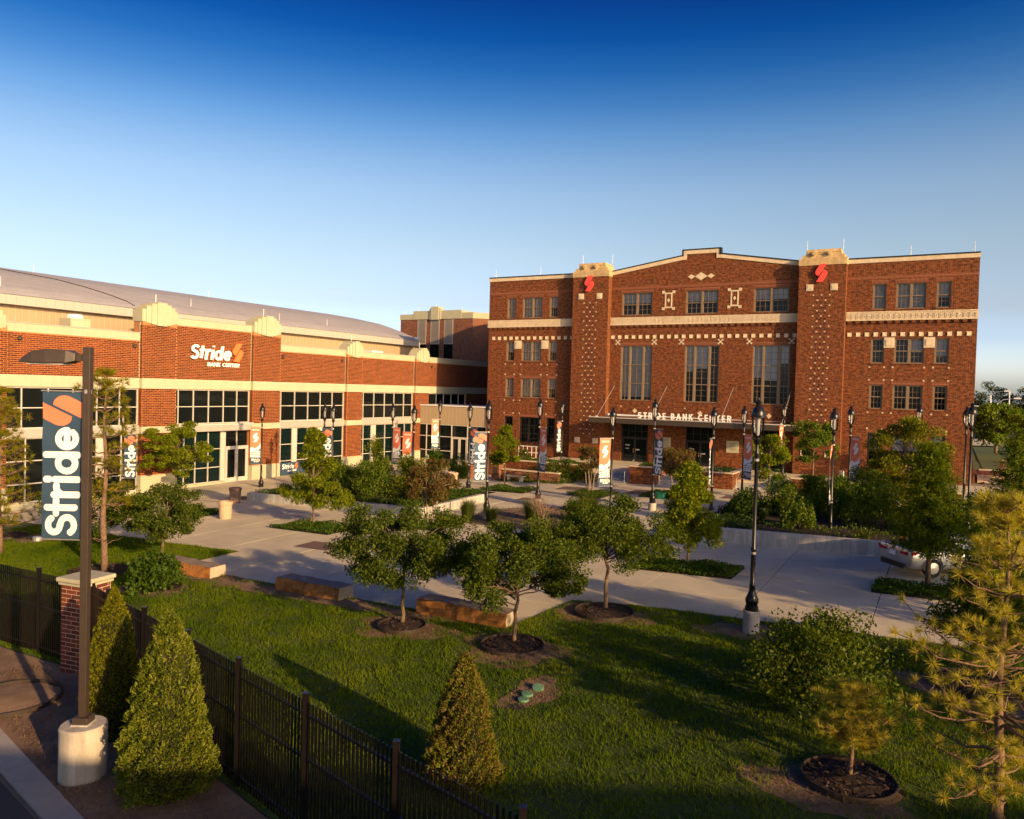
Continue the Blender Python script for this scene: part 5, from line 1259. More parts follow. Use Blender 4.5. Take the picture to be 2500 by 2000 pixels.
# ================================================================ PARKED CAR
paint = _new('silver_car_paint'); t_ = paint[1]; p_ = N(t_, 'ShaderNodeBsdfPrincipled', Metallic=.75, Roughness=.28); p_.inputs['Base Color'].default_value = (.46, .47, .49, 1); p_.inputs['Coat Weight'].default_value = .8; t_.links.new(p_.outputs[0], paint[2].inputs[0]); M['paint'] = paint[0]
M['car_black'] = mat('black_trim', (.012, .012, .013), .4, var=.1); M['car_glass'] = glass_mat('car_glass', (.01, .015, .02)); M['tail'] = mat('red_lens', (.45, .012, .015), .15, var=.1); M['tyre'] = mat('tyre', (.015, .015, .015), .85, var=.1)
def car():
    h = Vector((.749, .647)); c = Vector((22.0, -28.54)); e = empty('parked_car', (c.x, c.y, zg(c.x, c.y)), math.atan2(h.y, h.x), 'silver white sedan parked at the right behind the pine', 'car')
    # body loft: x stations; each ring = half section mirrored
    S = [(-2.30, .36, .94, .74, .80), (-2.24, .27, 1.04, .83, .88), (-1.95, .22, 1.08, .87, .93), (-1.2, .20, 1.03, .88, .97), (-.4, .19, .97, .89, .96), (.5, .19, .95, .89, .95), (1.2, .20, .92, .88, .93), (1.8, .22, .84, .86, .88), (2.15, .28, .72, .74, .80), (2.30, .36, .60, .52, .68)]
    V = []; F = []; n = 12
    for x, zb, zt, w, ws in S:
        w = w * 1.0; half = [(w * .80, zb), (w * .97, zb + .08), (w, zb + (zt - zb) * .45), (w * .985, zb + (zt - zb) * .72), (w * .93, zt - .06), (w * .80, zt)]
        ring = half + [(-a, b) for a, b in reversed(half)]; V += [(x, a, b) for a, b in ring]
    for i in range(len(S) - 1):
        for k in range(n): a = i * n + k; b = i * n + (k + 1) % n; F.append((a, b, b + n, a + n))
    F += [tuple(range(n - 1, -1, -1)), tuple((len(S) - 1) * n + k for k in range(n))]
    bo = MB().add(V, F).build('body', M['paint'], e); md = bo.modifiers.new('sub', 'SUBSURF'); md.levels = 2; md.render_levels = 2; smooth_angle(bo, 60)
    G_ = [(-1.78, 1.02, .70), (-1.05, 1.38, .62), (-.35, 1.43, .63), (.25, 1.40, .62), (1.05, .96, .70)]
    V = []; F = []
    for x, zt, w in G_: V += [(x, -w - .12, .92), (x, -w, zt - .03), (x, -w + .10, zt), (x, w - .10, zt), (x, w, zt - .03), (x, w + .12, .92)]
    for i in range(len(G_) - 1):
        for k in range(5): a = i * 6 + k; F.append((a, a + 1, a + 7, a + 6))
    gh = MB().add(V, F).build('greenhouse', M['car_glass'], e); smooth_angle(gh, 50)
    rf_ = [(-1.02, 1.40, .55), (-.35, 1.445, .56), (.22, 1.415, .55)]
    V = []
    for x, zt, w in rf_: V += [(x, -w - .03, zt - .02), (x, -w + .08, zt + .005), (x, w - .08, zt + .005), (x, w + .03, zt - .02)]
    MB().add(V, [(a + i * 4, a + 1 + i * 4, a + 5 + i * 4, a + 4 + i * 4) for i in range(2) for a in range(3)]).build('roof', M['paint'], e)
    for x in (-1.40, 1.36):
        for s in (-1, 1):
            t = MB().lathe([(.20, -.10), (.30, -.11), (.325, -.08), (.325, .08), (.30, .11), (.20, .10)], 22).mesh('wheel', M['tyre']); w = inst(t, 'wheel', e, (x, s * .80, .325)); w.rotation_euler = (math.pi / 2, 0, 0)
            r = inst(MB().lathe([(.21, -.06), (.20, .06), (.05, .075)], 16).mesh('rim', M['steel']), 'rim', w, (0, 0, .045 * -s * 1)); r.rotation_euler = (0 if s < 0 else math.pi, 0, 0)
            ar_ = MB(); a0 = [(math.cos(t), math.sin(t)) for t in np.linspace(-.25, math.pi + .25, 15)]
            for (p, q), (p2, q2) in zip(a0[:-1], a0[1:]): ar_.quad([(x + p * .34, s * .90, .34 + q * .34), (x + p * .40, s * .895, .34 + q * .40), (x + p2 * .40, s * .895, .34 + q2 * .40), (x + p2 * .34, s * .90, .34 + q2 * .34)])
            ar_.build('wheel_arch', M['car_black'], e)
    for s in (-1, 1):
        q = [(s * .34, .775), (s * .70, .75), (s * .72, .87), (s * .36, .85)]
        MB().prism(q if s > 0 else q[::-1], -2.315, -2.20, 'x').build('tail_light', M['tail'], e)
        MB().prism([(-2.22, .77), (-1.92, .83), (-2.02, .89), (-2.24, .88)], s * .855 - .014, s * .855 + .014, 'y').build('tail_light', M['tail'], e)
    MB().box((-2.325, -.60, .27), (-2.20, .60, .45)).build('rear_diffuser', M['car_black'], e)
    MB().box((-2.325, -.30, .60), (-2.26, .30, .61)).build('number_plate_recess', M['car_black'], e)
    MB().box((-2.345, -.16, .66), (-2.30, .16, .81)).build('number_plate', M['white_print'], e)
    MB().box((-2.33, -.62, 1.035), (-2.12, .62, 1.06)).build('trunk_lip', M['paint'], e)
    return e
car()

# ================================================================ FAR STREET FURNITURE
def signal(x, y, h, arm, label):
    e = empty('traffic_signal', (x, y, 0), 0, label, 'traffic signal'); MB().tube([(0, 0, 0), (0, 0, h)], [.16, .10], 8).build('mast', M['white_metal'], e)
    MB().tube([(0, 0, h * .62), (arm, 0, h * .70)], .08, 6).build('arm', M['white_metal'], e)
    for k in (.55, .95): MB().box((arm * k - .2, -.15, h * .60), (arm * k + .2, .15, h * .60 + 1.1)).build('signal_head', M['black_metal'], e)
def slamp(x, y, h, label):
    e = empty('street_lamp', (x, y, 0), 0, label, 'street lamp', 'far street lamps'); MB().tube([(0, 0, 0), (0, 0, h), (.6, -.2, h + .5), (1.9, -.6, h + .7)], [.12, .09, .07, .06], 7).build('pole', M['white_metal'], e); MB().box((1.7, -.8, h + .62), (2.5, -.5, h + .78)).build('head', M['white_metal'], e)
# ================================================================ VEGETATION
LM = {
 'dark':  leaf_mat('dark_green_leaf', [(.034, .060, .007), (.080, .118, .011), (.165, .20, .020)], .45, .02),
 'lime':  leaf_mat('lime_leaf', [(.095, .140, .006), (.165, .21, .008), (.26, .27, .012)], .5, .015),
 'green': leaf_mat('green_leaf', [(.050, .092, .009), (.100, .155, .012), (.175, .225, .018)], .4, .025),
 'yellow': leaf_mat('yellow_green_leaf', [(.10, .125, .010), (.17, .18, .012), (.24, .225, .016)], .45, .02),
 'myrtle': leaf_mat('myrtle_leaf', [(.050, .075, .014), (.095, .105, .018), (.16, .085, .030), (.22, .11, .05)], .4, .02),
 'cedar': leaf_mat('golden_cedar', [(.050, .075, .006), (.130, .165, .012), (.225, .245, .022), (.36, .36, .14)], .3, .04, patch=5.0),
 'cedar_back': leaf_mat('yellow_cedar', [(.085, .105, .005), (.15, .155, .006), (.23, .21, .008)], .3, .03),
 'cedar_brown': leaf_mat('browning_cedar', [(.22, .12, .05), (.18, .13, .03), (.15, .165, .012), (.12, .16, .010), (.21, .19, .02)], .3, .03),
 'pine':  leaf_mat('pine_needle', [(.11, .12, .008), (.20, .185, .010), (.31, .25, .014)], .4, .02),
 'pine_dry': leaf_mat('dry_pine_needle', [(.24, .23, .025), (.38, .36, .04), (.54, .48, .07), (.52, .36, .10)], .4, .02),
 'cypress': leaf_mat('cypress_spray', [(.045, .080, .006), (.095, .14, .008), (.17, .205, .012)], .5, .01),
 'grass': leaf_mat('grass_blade', [(.055, .105, .006), (.105, .165, .010), (.165, .215, .014), (.21, .23, .03)], .45, .0, patch=.45),
 'cover': leaf_mat('ground_cover', [(.030, .065, .008), (.060, .110, .010), (.095, .15, .014)], .4, .02),
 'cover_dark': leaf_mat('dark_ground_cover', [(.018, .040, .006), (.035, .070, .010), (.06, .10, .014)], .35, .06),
 'reed':  leaf_mat('reed_blade', [(.045, .070, .014), (.08, .11, .02), (.13, .14, .03)], .4, .02),
 'far':   leaf_mat('far_foliage', [(.030, .048, .012), (.055, .078, .016), (.085, .105, .022)], .3, .02),
 'straw': leaf_mat('dry_straw', [(.16, .10, .05), (.26, .17, .09), (.34, .24, .13)], .2, .02),
 'flower': leaf_mat('pale_flower', [(.55, .48, .40), (.75, .68, .60)], .3, .02),
}
def unit(v): return v / (np.linalg.norm(v, axis=-1, keepdims=True) + 1e-9)
def leaves(P, size, g, asp=.55, axis=None, up=.0, name='crown', m=None, fold=.25):
    n = len(P); d = g.normal(size=(n, 3)); 
    if axis is not None: d = d * .8 + axis
    d[:, 2] += up; d = unit(d); q = unit(np.cross(d, g.normal(size=(n, 3)))); k = np.cross(d, q)
    s = (size * g.uniform(.65, 1.35, n))[:, None]
    A = P - d * s * .5; B = P + q * s * asp * .5 + k * s * fold * .5; C = P + d * s * .5; D_ = P - q * s * asp * .5 + k * s * fold * .5
    V = np.stack([A, B, C, D_], 1).reshape(-1, 3); F = np.arange(4 * n).reshape(-1, 4)
    return mesh_np(name, V, F, [m])
def needles(C, L, per, g, axis, m, w=.006, spread=1.0, name='needles'):
    n = len(C) * per; P = np.repeat(C, per, 0); ax = np.repeat(axis, per, 0); d = unit(ax * g.uniform(.25, 1.0, n)[:, None] + g.normal(size=(n, 3)) * .55 * spread)
    q = unit(np.cross(d, g.normal(size=(n, 3)))) * w; l = (L * g.uniform(.7, 1.15, n))[:, None]
    V = np.stack([P - q, P + q, P + d * l], 1).reshape(-1, 3); return mesh_np(name, V, np.arange(3 * n).reshape(-1, 3), [m])
def limb(mb, a, b, r0, r1, g, n=5, sag=.0, wig=.06):
    a = np.array(a, float); b = np.array(b, float); L = np.linalg.norm(b - a); P = []; 
    for i in range(n + 1):
        t = i / n; p = a + (b - a) * t; p[2] += sag * L * math.sin(math.pi * t)
        if 0 < i < n: p += g.normal(size=3) * wig * L * .35
        P.append(tuple(p))
    mb.tube(P, [r0 + (r1 - r0) * i / n for i in range(n + 1)], 7 if r0 > .03 else 5)
    return P
def tree(label, x, y, H, z0, rx, nclump, nleaf, leaf, mk, tr, seed, shape='round', clump=.34, stems=1, bark='bark', dz=0.0, group=None, name='tree', fork=None, flat=.7, cx=0., cy=0.):
    g = np.random.default_rng(seed); e = empty(name, (x, y, zg(x, y) + dz), 0, label, 'tree', group)
    u = unit(g.normal(size=(nclump, 3))); rho = .38 + .62 * np.sqrt(g.uniform(0, 1, nclump)); C = u * rho[:, None]
    hz = (H - z0) / 2 - clump * .5; zc = z0 + (H - z0) / 2
    if shape == 'pyramid':
        t = g.uniform(0, 1, nclump) ** 1.25; a = g.uniform(0, 6.283, nclump); r = (1 - t) ** .75 * (.35 + .65 * np.sqrt(g.uniform(0, 1, nclump))) * (.75 + .25 * np.sin(t * 9 + a * 2))
        C = np.stack([r * np.cos(a), r * np.sin(a), t * 2 - 1], -1)
    elif shape == 'umbrella':
        a = g.uniform(0, 6.283, nclump); r = np.sqrt(g.uniform(0.02, 1, nclump)); lo = -.95 + .60 * (r ** 2.2) + .12 * np.sin(a * 3 + seed); hi = np.sqrt(np.clip(1.04 - r * r, 0, 1)) * (1 + .10 * np.sin(a * 2 + seed)); t = g.uniform(0, 1, nclump) ** .8
        C = np.stack([r * np.cos(a) * (1 + .14 * np.sin(a * 3 + seed * 2)), r * np.sin(a) * (1 + .14 * np.sin(a * 3 + seed * 2)), lo + (hi - lo) * t], -1)
    elif shape == 'vase':
        t = (C[:, 2] + 1) / 2; k = .55 + .45 * np.sin(np.clip(t, 0, 1) * 2.3 + .35); C[:, 0] *= k; C[:, 1] *= k
    K = np.stack([C[:, 0] * (rx - clump * .4) + cx, C[:, 1] * (rx - clump * .4) + cy, zc + C[:, 2] * hz], -1)
    mb = MB(); fk = fork if fork else z0 + .12 * (H - z0)
    tops = []
    for s in range(stems):
        a = 6.283 * s / stems + g.uniform(0, 1); off = .0 if stems == 1 else .10
        b0 = (off * math.cos(a), off * math.sin(a), -.15); sp = 0 if stems == 1 else .28
        b1 = (b0[0] + sp * math.cos(a), b0[1] + sp * math.sin(a), fk); limb(mb, b0, b1, tr, tr * .72, g, 5, wig=.03)
        b2 = (b1[0] * 1.2 + g.normal() * .08 + cx * .5, b1[1] * 1.2 + g.normal() * .08 + cy * .5, z0 + (H - z0) * .72); limb(mb, b1, b2, tr * .72, tr * .22, g, 6, wig=.05)
        tops.append((np.array(b1), np.array(b2)))
    order = g.permutation(nclump)[:min(nclump, 26)]
    for j in order:
        b1, b2 = tops[j % stems]; t = np.clip((K[j, 2] - b1[2]) / max(.1, b2[2] - b1[2]) * .55, 0, .9); p = b1 + (b2 - b1) * t
        limb(mb, p, K[j], tr * .34 * (1 - t * .6), .008, g, 5, .06, .07)
    o = mb.build('trunk', M[bark], e, smooth=True)
    w = g.uniform(.5, 1.5, nclump); w /= w.sum(); idx = g.choice(nclump, nleaf, p=w); rad = clump * g.uniform(.65, 1.35, nclump); flat = .72 if shape == 'umbrella' else flat
    d = unit(g.normal(size=(nleaf, 3))) * (g.uniform(0, 1, nleaf) ** .45)[:, None] * rad[idx][:, None]; d[:, 2] *= flat; P = K[idx] + d
    inst(leaves(P, leaf, g, m=LM[mk], axis=np.array([0, 0, .3])), 'crown', e)
    return e
def shrub(label, x, y, r, h, n, leaf, mk, seed, dz=0., cat='shrub', nclump=16, group=None, stems=5, name='shrub', clump=None, low=.06, e=None, flower=0, asp=.55):
    g = np.random.default_rng(seed); e = empty(name, (x, y, zg(x, y) + dz), 0, label, cat, group); cl = clump or r * .38
    u = unit(g.normal(size=(nclump, 3))); u[:, 2] = np.abs(u[:, 2]); rho = .45 + .55 * np.sqrt(g.uniform(0, 1, nclump)); K = u * rho[:, None] * np.array([r - cl * .5, r - cl * .5, h - cl * .8]); K[:, 2] += low + cl * .35
    mb = MB()
    for j in range(min(stems * 2, nclump)): limb(mb, (g.normal() * .06, g.normal() * .06, -.08), K[j], .018, .005, g, 4, .05, .06)
    mb.build('stems', M['bark'], e)
    idx = g.integers(0, nclump, n); d = unit(g.normal(size=(n, 3))) * (g.uniform(0, 1, n) ** .45)[:, None] * (cl * g.uniform(.8, 1.25, nclump))[idx][:, None]; P = K[idx] + d; P[:, 2] = np.maximum(P[:, 2], .03)
    inst(leaves(P, leaf, g, asp=asp, m=LM[mk], axis=np.array([0, 0, .35])), 'foliage', e)
    if flower:
        i = g.integers(0, n, flower); inst(leaves(P[i] * np.array([1.06, 1.06, 1.04]), leaf * 1.1, g, .8, m=LM['flower'], name='flowers'), 'flowers', e)
    return e
def cone(label, x, y, r, h, n, leaf, mk, seed):
    g = np.random.default_rng(seed); e = empty('clipped_cedar', (x, y, zg(x, y)), 0, label, 'shrub', 'cone-shaped cedars')
    t = 1 - g.uniform(.0, 1, n) ** .68 ; t = np.clip(t * 1.02, 0, 1); a = g.uniform(0, 6.283, n)
    rr = r * (1 - t ** 5) ** .7 * (1 - .62 * t) * (1 + .07 * np.sin(a * 3 + t * 7 + seed) + .10 * np.sin(a * 6 + t * 17) * np.sin(t * 31 + a * 2) + .09 * np.sin(a * 11 - t * 41)) * np.clip(.55 + t * 9, 0, 1); dep = 1 - .35 * g.uniform(0, 1, n) ** 2.2
    P = np.stack([rr * dep * np.cos(a), rr * dep * np.sin(a), .04 + t * h], -1); ax = np.stack([np.cos(a), np.sin(a), np.full(n, 1.1)], -1) * 1.1
    inst(leaves(P, leaf, g, asp=.42, axis=ax, m=LM[mk]), 'foliage', e)
    k = 90; tt = g.uniform(.05, .95, k); aa = g.uniform(0, 6.283, k); B = np.stack([r * (1 - tt ** 5) * (1 - .6 * tt) * np.cos(aa), r * (1 - tt ** 5) * (1 - .6 * tt) * np.sin(aa), .04 + tt * h], -1); ax = np.stack([np.cos(aa), np.sin(aa), np.full(k, .9)], -1)
    tag(inst(needles(B, .15, 5, g, ax, LM[mk], .008, .5, 'sprigs'), 'sprigs', e), kind='stuff')
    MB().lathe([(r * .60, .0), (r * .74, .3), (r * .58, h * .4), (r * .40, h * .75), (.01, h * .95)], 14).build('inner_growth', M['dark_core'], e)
    MB().tube([(0, 0, -.1), (0, 0, h * .8)], [.06, .02], 7).build('stem', M['bark'], e); return e
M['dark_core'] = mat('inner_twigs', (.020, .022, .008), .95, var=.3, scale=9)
def pine(label, x, y, H, z0, R, nw, per, seed, mk='pine', tuft=22, L=.14, trunk=.085, dz=0., lean=(0, 0), dead=0, top=.25, w=.006, tufts=(3, 6), sub=2):
    g = np.random.default_rng(seed); e = empty('pine_tree', (x, y, zg(x, y) + dz), 0, label, 'tree'); mb = MB()
    def ax(z): t = z / H; return np.array([lean[0] * t + .03 * math.sin(z * 2.1), lean[1] * t + .03 * math.cos(z * 1.7), z])
    mb.tube([tuple(ax(H * i / 14)) for i in range(15)], [trunk * (1 - .82 * (i / 14)) for i in range(15)], 10)
    C = []; A = []
    for i in range(nw):
        t = i / max(1, nw - 1); z = z0 + (H - z0) * t; z += g.uniform(-.12, .12); RL = R * (math.sin(min(1, (1 - t) * 1.15 + .16) * 1.45)) * g.uniform(.6, 1.25); k = max(3, int(per * g.uniform(.8, 1.2)))
        for j in range(k):
            a = 6.283 * j / k + g.uniform(-.5, .5); Lb = max(.12, RL * g.uniform(.55, 1.1)); ri = .15 + .55 * t; p = ax(z); q = p + np.array([math.cos(a) * Lb, math.sin(a) * Lb, Lb * (ri - .1)])
            PL = limb(mb, p, q, trunk * .28 * (1 - t * .6) + .006, .006, g, 5, -.08, .06)
            nt = g.integers(tufts[0], tufts[1] + 1)
            for s in range(nt):
                f = g.uniform(.45, 1.0) if s else 1.0; base = np.array(PL[min(5, int(f * 5))]); 
                if s and sub:
                    tip = base + np.array([g.normal() * .22, g.normal() * .22, abs(g.normal()) * .16]) * min(1, Lb * 1.2); limb(mb, base, tip, .007, .004, g, 3, 0, .05); base2 = tip; dr = unit(tip - base + np.array([0, 0, .05]))
                else: base2 = base; dr = unit(np.array([math.cos(a), math.sin(a), .7]))
                C.append(base2); A.append(dr)
    C.append(ax(H)); A.append(np.array([0, 0, 1.]))
    for i in range(dead):
        z = g.uniform(.12, .55) * H; a = g.uniform(0, 6.283); Lb = g.uniform(.4, 1.1); p = ax(z); limb(mb, p, p + np.array([math.cos(a) * Lb, math.sin(a) * Lb, Lb * g.uniform(-.1, .4)]), .014, .004, g, 5, .03, .1)
    mb.build('trunk', M['bark_pine'], e, smooth=True)
    inst(needles(np.array(C), L, tuft, g, np.array(A), LM[mk], w), 'needles', e); return e
def pts_in(poly, n, g):
    P = np.array(poly); lo, hi = P.min(0), P.max(0); out = np.zeros((0, 2))
    while len(out) < n:
        q = g.uniform(lo, hi, size=(n * 2, 2)); q = q[in_poly(q[:, 0], q[:, 1], poly)]; out = np.vstack([out, q])
    return out[:n]
def zgv(x, y): return np.clip(.028 * (10.464 + .8731 * x + .48754 * y), -2.2, 1.6)
def cover(label, poly, n, h, leaf, mk, seed, dz=0., abs_z=None, cat='ground cover'):
    g = np.random.default_rng(seed); p = pts_in(poly, n, g); z = (zgv(p[:, 0], p[:, 1]) + dz) if abs_z is None else np.full(n, abs_z)
    hh = h * (.75 + .35 * np.sin(p[:, 0] * 3.1 + 1) * np.sin(p[:, 1] * 2.7)); P = np.stack([p[:, 0], p[:, 1], z + hh * g.uniform(.1, 1, n) ** .6], -1)
    o = inst(leaves(P, leaf, g, m=LM[mk], axis=np.array([0, 0, .6]), name='ground_cover'), 'ground_cover'); return tag(o, label, cat, kind='stuff')
def reeds(label, x, y, r, h, n, seed, dz=0.):
    g = np.random.default_rng(seed); a = g.uniform(0, 6.283, n); rr = r * .45 * np.sqrt(g.uniform(0, 1, n)); B = np.stack([rr * np.cos(a), rr * np.sin(a), np.zeros(n)], -1)
    lean = g.uniform(.1, .6, n)[:, None]; d = np.stack([np.cos(a), np.sin(a), np.zeros(n)], -1); hh = (h * g.uniform(.6, 1.1, n))[:, None]; q = np.stack([-np.sin(a), np.cos(a), np.zeros(n)], -1) * .008
    M1 = B + d * lean * r * .5 + np.array([0, 0, 1.]) * hh * .6; T = B + d * lean * r * 1.5 + np.array([0, 0, 1.]) * hh * (1 - .25 * lean)
    V = np.stack([B - q, B + q, M1 + q, M1 - q, T], 1).reshape(-1, 3); i = np.arange(n)[:, None] * 5
    F4 = (i + np.array([0, 1, 2, 3])); me = mesh_np('blades', V, np.vstack([np.hstack([F4[:, :3]]), np.hstack([i, i + 2, i + 3]), np.hstack([i + 3, i + 2, i + 4])]), [LM['reed']])
    e = empty('grass_clump', (x, y, zg(x, y) + dz), 0, label, 'ornamental grass'); inst(me, 'blades', e); return e

# --- trees on the lawn
GA = 'small dark trees on the lawn'
tree('leftmost of three dark green lawn trees with a low lobe to its left', 8.88, -43.23, 3.5, .80, 1.95, 80, 34000, .074, 'dark', .062, 21, 'umbrella', .36, group=GA, fork=1.15)
tree('middle and nearest of three dark green lawn trees, beside the pale-ended stone bench', 12.32, -43.09, 3.25, .78, 1.78, 80, 34000, .074, 'dark', .065, 22, 'umbrella', .35, group=GA, fork=.85)
tree('rightmost of three dark green lawn trees, with a widely forked trunk', 13.19, -39.13, 3.5, .90, 2.05, 90, 38000, .074, 'dark', .075, 23, 'umbrella', .37, group=GA, fork=.95)
# --- lime trees in the plaza beds
GB = 'lime green trees in plaza beds'
tree('lime green tree in the diamond bed before the left planter', -4.7, -32.4, 4.75, .95, 2.0, 64, 20000, .12, 'lime', .055, 31, 'pyramid', .36, group=GB)
tree('bright yellow-green tree in the bed left of the nearest lamp post', 13.59, -32.2, 3.85, .70, 1.75, 64, 21000, .105, 'lime', .055, 32, 'pyramid', .33, group=GB)
tree('lime green tree before the brick pier left of the arena doors', -20.2, -28.2, 4.75, .9, 2.4, 50, 15000, .14, 'lime', .06, 33, 'round', .42, group=GB, flat=.6)
tree('bright lime tree before the left wing beside the brick pillars', -3.7, -15.6, 4.25, 1.35, 1.45, 36, 7000, .14, 'lime', .055, 34, 'pyramid', .38, group=GB)
# --- crape myrtles
tree('pale multi-stemmed myrtle in the bed left of the entrance', 2.4, -15.5, 3.25, 1.25, .95, 22, 4200, .12, 'myrtle', .035, 41, 'round', .32, 4, 'bark_pale')
tree('bushy reddish green myrtle before the second small brick planter', 7.3, -13.4, 3.1, 1.0, 1.45, 30, 6500, .12, 'myrtle', .04, 42, 'round', .38, 4, 'bark_pale')
tree('reddish multi-stemmed myrtle at the corner of the left planter wall', .3, -29.8, 3.25, .95, 1.35, 34, 8500, .11, 'myrtle', .035, 43, 'round', .36, 4, 'bark_pale')
# --- left group
tree('dark rounded tree behind the first stone bench', -3.95, -41.2, 3.1, .75, 1.65, 60, 20000, .085, 'dark', .06, 51, 'round', .36)
tree('dark leafy tree behind the trunk of the tall left pine', -6.4, -42.6, 3.5, .9, 1.6, 50, 15000, .085, 'dark', .07, 52, 'round', .36)
pine('tall yellow-green pine beside the bronze lamp pole', -4.1, -43.45, 7.1, 2.6, 1.35, 11, 4, 53, 'pine', 30, .24, .12, dead=18, w=.011, tufts=(5, 9))
pine('bright pine cut by the left edge of the picture', -10.9, -43.4, 6.3, 1.3, 1.6, 15, 5, 54, 'pine', 30, .24, .12, w=.011, tufts=(5, 9))
shrub('low broad-leaved shrub in a mulch ring behind the brick gate pillar', -.53, -44.02, .95, 1.25, 2600, .13, 'cover', 55, .05, nclump=18, asp=.75)
# --- cedars
cone('yellow conical cedar half in shade beside the brick gate pillar', 8.22, -51.3, .58, 2.80, 24000, .050, 'cedar_back', 61)
cone('larger conical cedar in front, right of the thick concrete footing', 10.92, -52.15, .76, 2.95, 42000, .050, 'cedar', 62)
cone('browning conical cedar on the lawn behind the fence', 14.95, -49.6, .62, 2.15, 19000, .055, 'cedar_brown', 63)
# --- right side
pine('tall sparse yellow pine standing close at the right edge', 22.55, -47.0, 4.75, .9, 1.55, 13, 5, 71, 'pine_dry', 90, .165, .085, dead=18, w=.0042, tufts=(4, 8))
pine('knee-high browning pine in a mulch ring at lower right', 20.52, -46.43, 1.6, .6, .62, 9, 6, 72, 'pine_dry', 70, .15, .045, w=.004, tufts=(4, 7))
shrub('broad dark shrub beside the nearest lamp post on the lawn', 19.6, -43.5, 1.62, 2.05, 11500, .085, 'dark', 73, nclump=36, clump=.48)
def feather(label, x, y, H, z0, r, seed, n=15000, dz=0.):
    g = np.random.default_rng(seed); e = empty('cypress_tree', (x, y, zg(x, y) + dz), 0, label, 'tree', 'feathery cypress trees'); mb = MB(); mb.tube([(0, 0, -.1), (.03, .02, H * .5), (0, 0, H * .96)], [.09, .06, .012], 9); P = []; A = []
    for i in range(70):
        t = (i + .5) / 70; z = z0 + (H - z0) * t; a = i * 2.399 + g.uniform(-.3, .3); L = r * (1 - t) ** .65 * g.uniform(.7, 1.1) + .12; q = np.array([math.cos(a) * L, math.sin(a) * L, z + L * .10]); PL = limb(mb, (0, 0, z), q, .022 * (1 - t) + .006, .004, g, 5, .06, .05)
        k = int(n / 70 * (L / r) * 1.7); f = g.uniform(.2, 1, k); b = np.array(PL)[np.clip((f * 5).astype(int), 0, 5)]; b = b + g.normal(size=(k, 3)) * np.array([.15, .15, .09]); P.append(b); A.append(np.tile(np.array([math.cos(a) * .6, math.sin(a) * .6, -.35]), (k, 1)))
    mb.build('trunk', M['bark'], e, smooth=True); inst(leaves(np.vstack(P), .16, g, .22, np.vstack(A), m=LM['cypress'], fold=.1), 'crown', e); return e
feather('feathery green cypress hiding the middle of the parked car', 21.37, -31.5, 4.7, 1.0, 1.45, 74, 17000)
feather('feathery cypress behind the tall sparse pine', 22.7, -40.7, 3.6, .9, 1.25, 75, 12000)
feather('feathery cypress beyond the parked car at the right', 24.3, -24.6, 4.9, 1.0, 1.5, 76, 12000)
tree('tall yellow-green tree before the right wing windows', 20.3, -20.4, 5.0, 1.2, 1.75, 46, 12000, .12, 'yellow', .07, 77, 'round', .42, dz=.3)
tree('light green tree at the right of the entrance steps', 12.6, -12.4, 4.0, .9, 1.55, 40, 9500, .13, 'lime', .06, 78, 'round', .42)
tree('darker green tree behind the light green one at the entrance', 14.6, -8.9, 4.6, 1.2, 1.5, 34, 7500, .13, 'green', .06, 79, 'round', .42, dz=.3)
tree('slim tree with a wrapped trunk at the right edge of the picture', 26.4, -4.6, 5.6, 1.2, 1.7, 40, 9000, .13, 'yellow', .06, 80, 'round', .42)
# --- planter bushes
GP = 'leafy bushes in the left planter'
for i, (bx, by, r, h, mk, lab) in enumerate([(-11.3, -23.6, 1.25, 1.9, 'green', 'leftmost dense bush in the left planter'), (-9.2, -24.2, 1.35, 2.2, 'green', 'second bush from the left in the left planter'), (-7.0, -24.8, 1.35, 2.3, 'green', 'tall middle bush in the left planter behind the low wall'), (-5.0, -24.2, 1.25, 2.5, 'lime', 'bright bush below the wide coral banner in the left planter'), (-3.2, -25.0, 1.2, 1.8, 'myrtle', 'reddish bush at the right end of the left planter')]):
    shrub(lab, bx, by, r, h, 5200, .12, mk, 200 + i, .35, group=GP, nclump=22)
shrub('upright bright bush left of the wide coral banner', -9.6, -21.6, .9, 3.3, 4200, .12, 'lime', 206, .35, group=GP, nclump=22, clump=.42)
GQ = 'leafy bushes in the right planter'
for i, (bx, by, r, h, mk, lab) in enumerate([(14.9, -21.4, 1.25, 2.15, 'green', 'leftmost bush of the right planter beside the lamp post'), (17.3, -20.8, 1.25, 1.9, 'green', 'second bush of the right planter behind the lamp post'), (19.2, -22.6, 1.35, 2.2, 'green', 'third bush of the right planter above the wall'), (21.0, -23.8, 1.25, 2.3, 'yellow', 'yellowish bush of the right planter above the car'), (16.0, -17.6, 1.1, 1.6, 'dark', 'rear dark bush in the right planter'), (13.7, -23.6, .95, 1.5, 'cover', 'low bright bush at the left end of the right planter'), (16.3, -24.6, .85, 1.25, 'green', 'small bush at the foot of the lamp post in the right planter'), (22.8, -24.6, 1.2, 2.0, 'green', 'bush of the right planter behind the car roof'), (18.6, -19.0, 1.2, 2.5, 'green', 'tall rear bush of the right planter')]):
    shrub(lab, bx, by, r, h, 5200, .11, mk, 220 + i, .45, group=GQ, nclump=22)
GH = 'shrubs before the left wing'
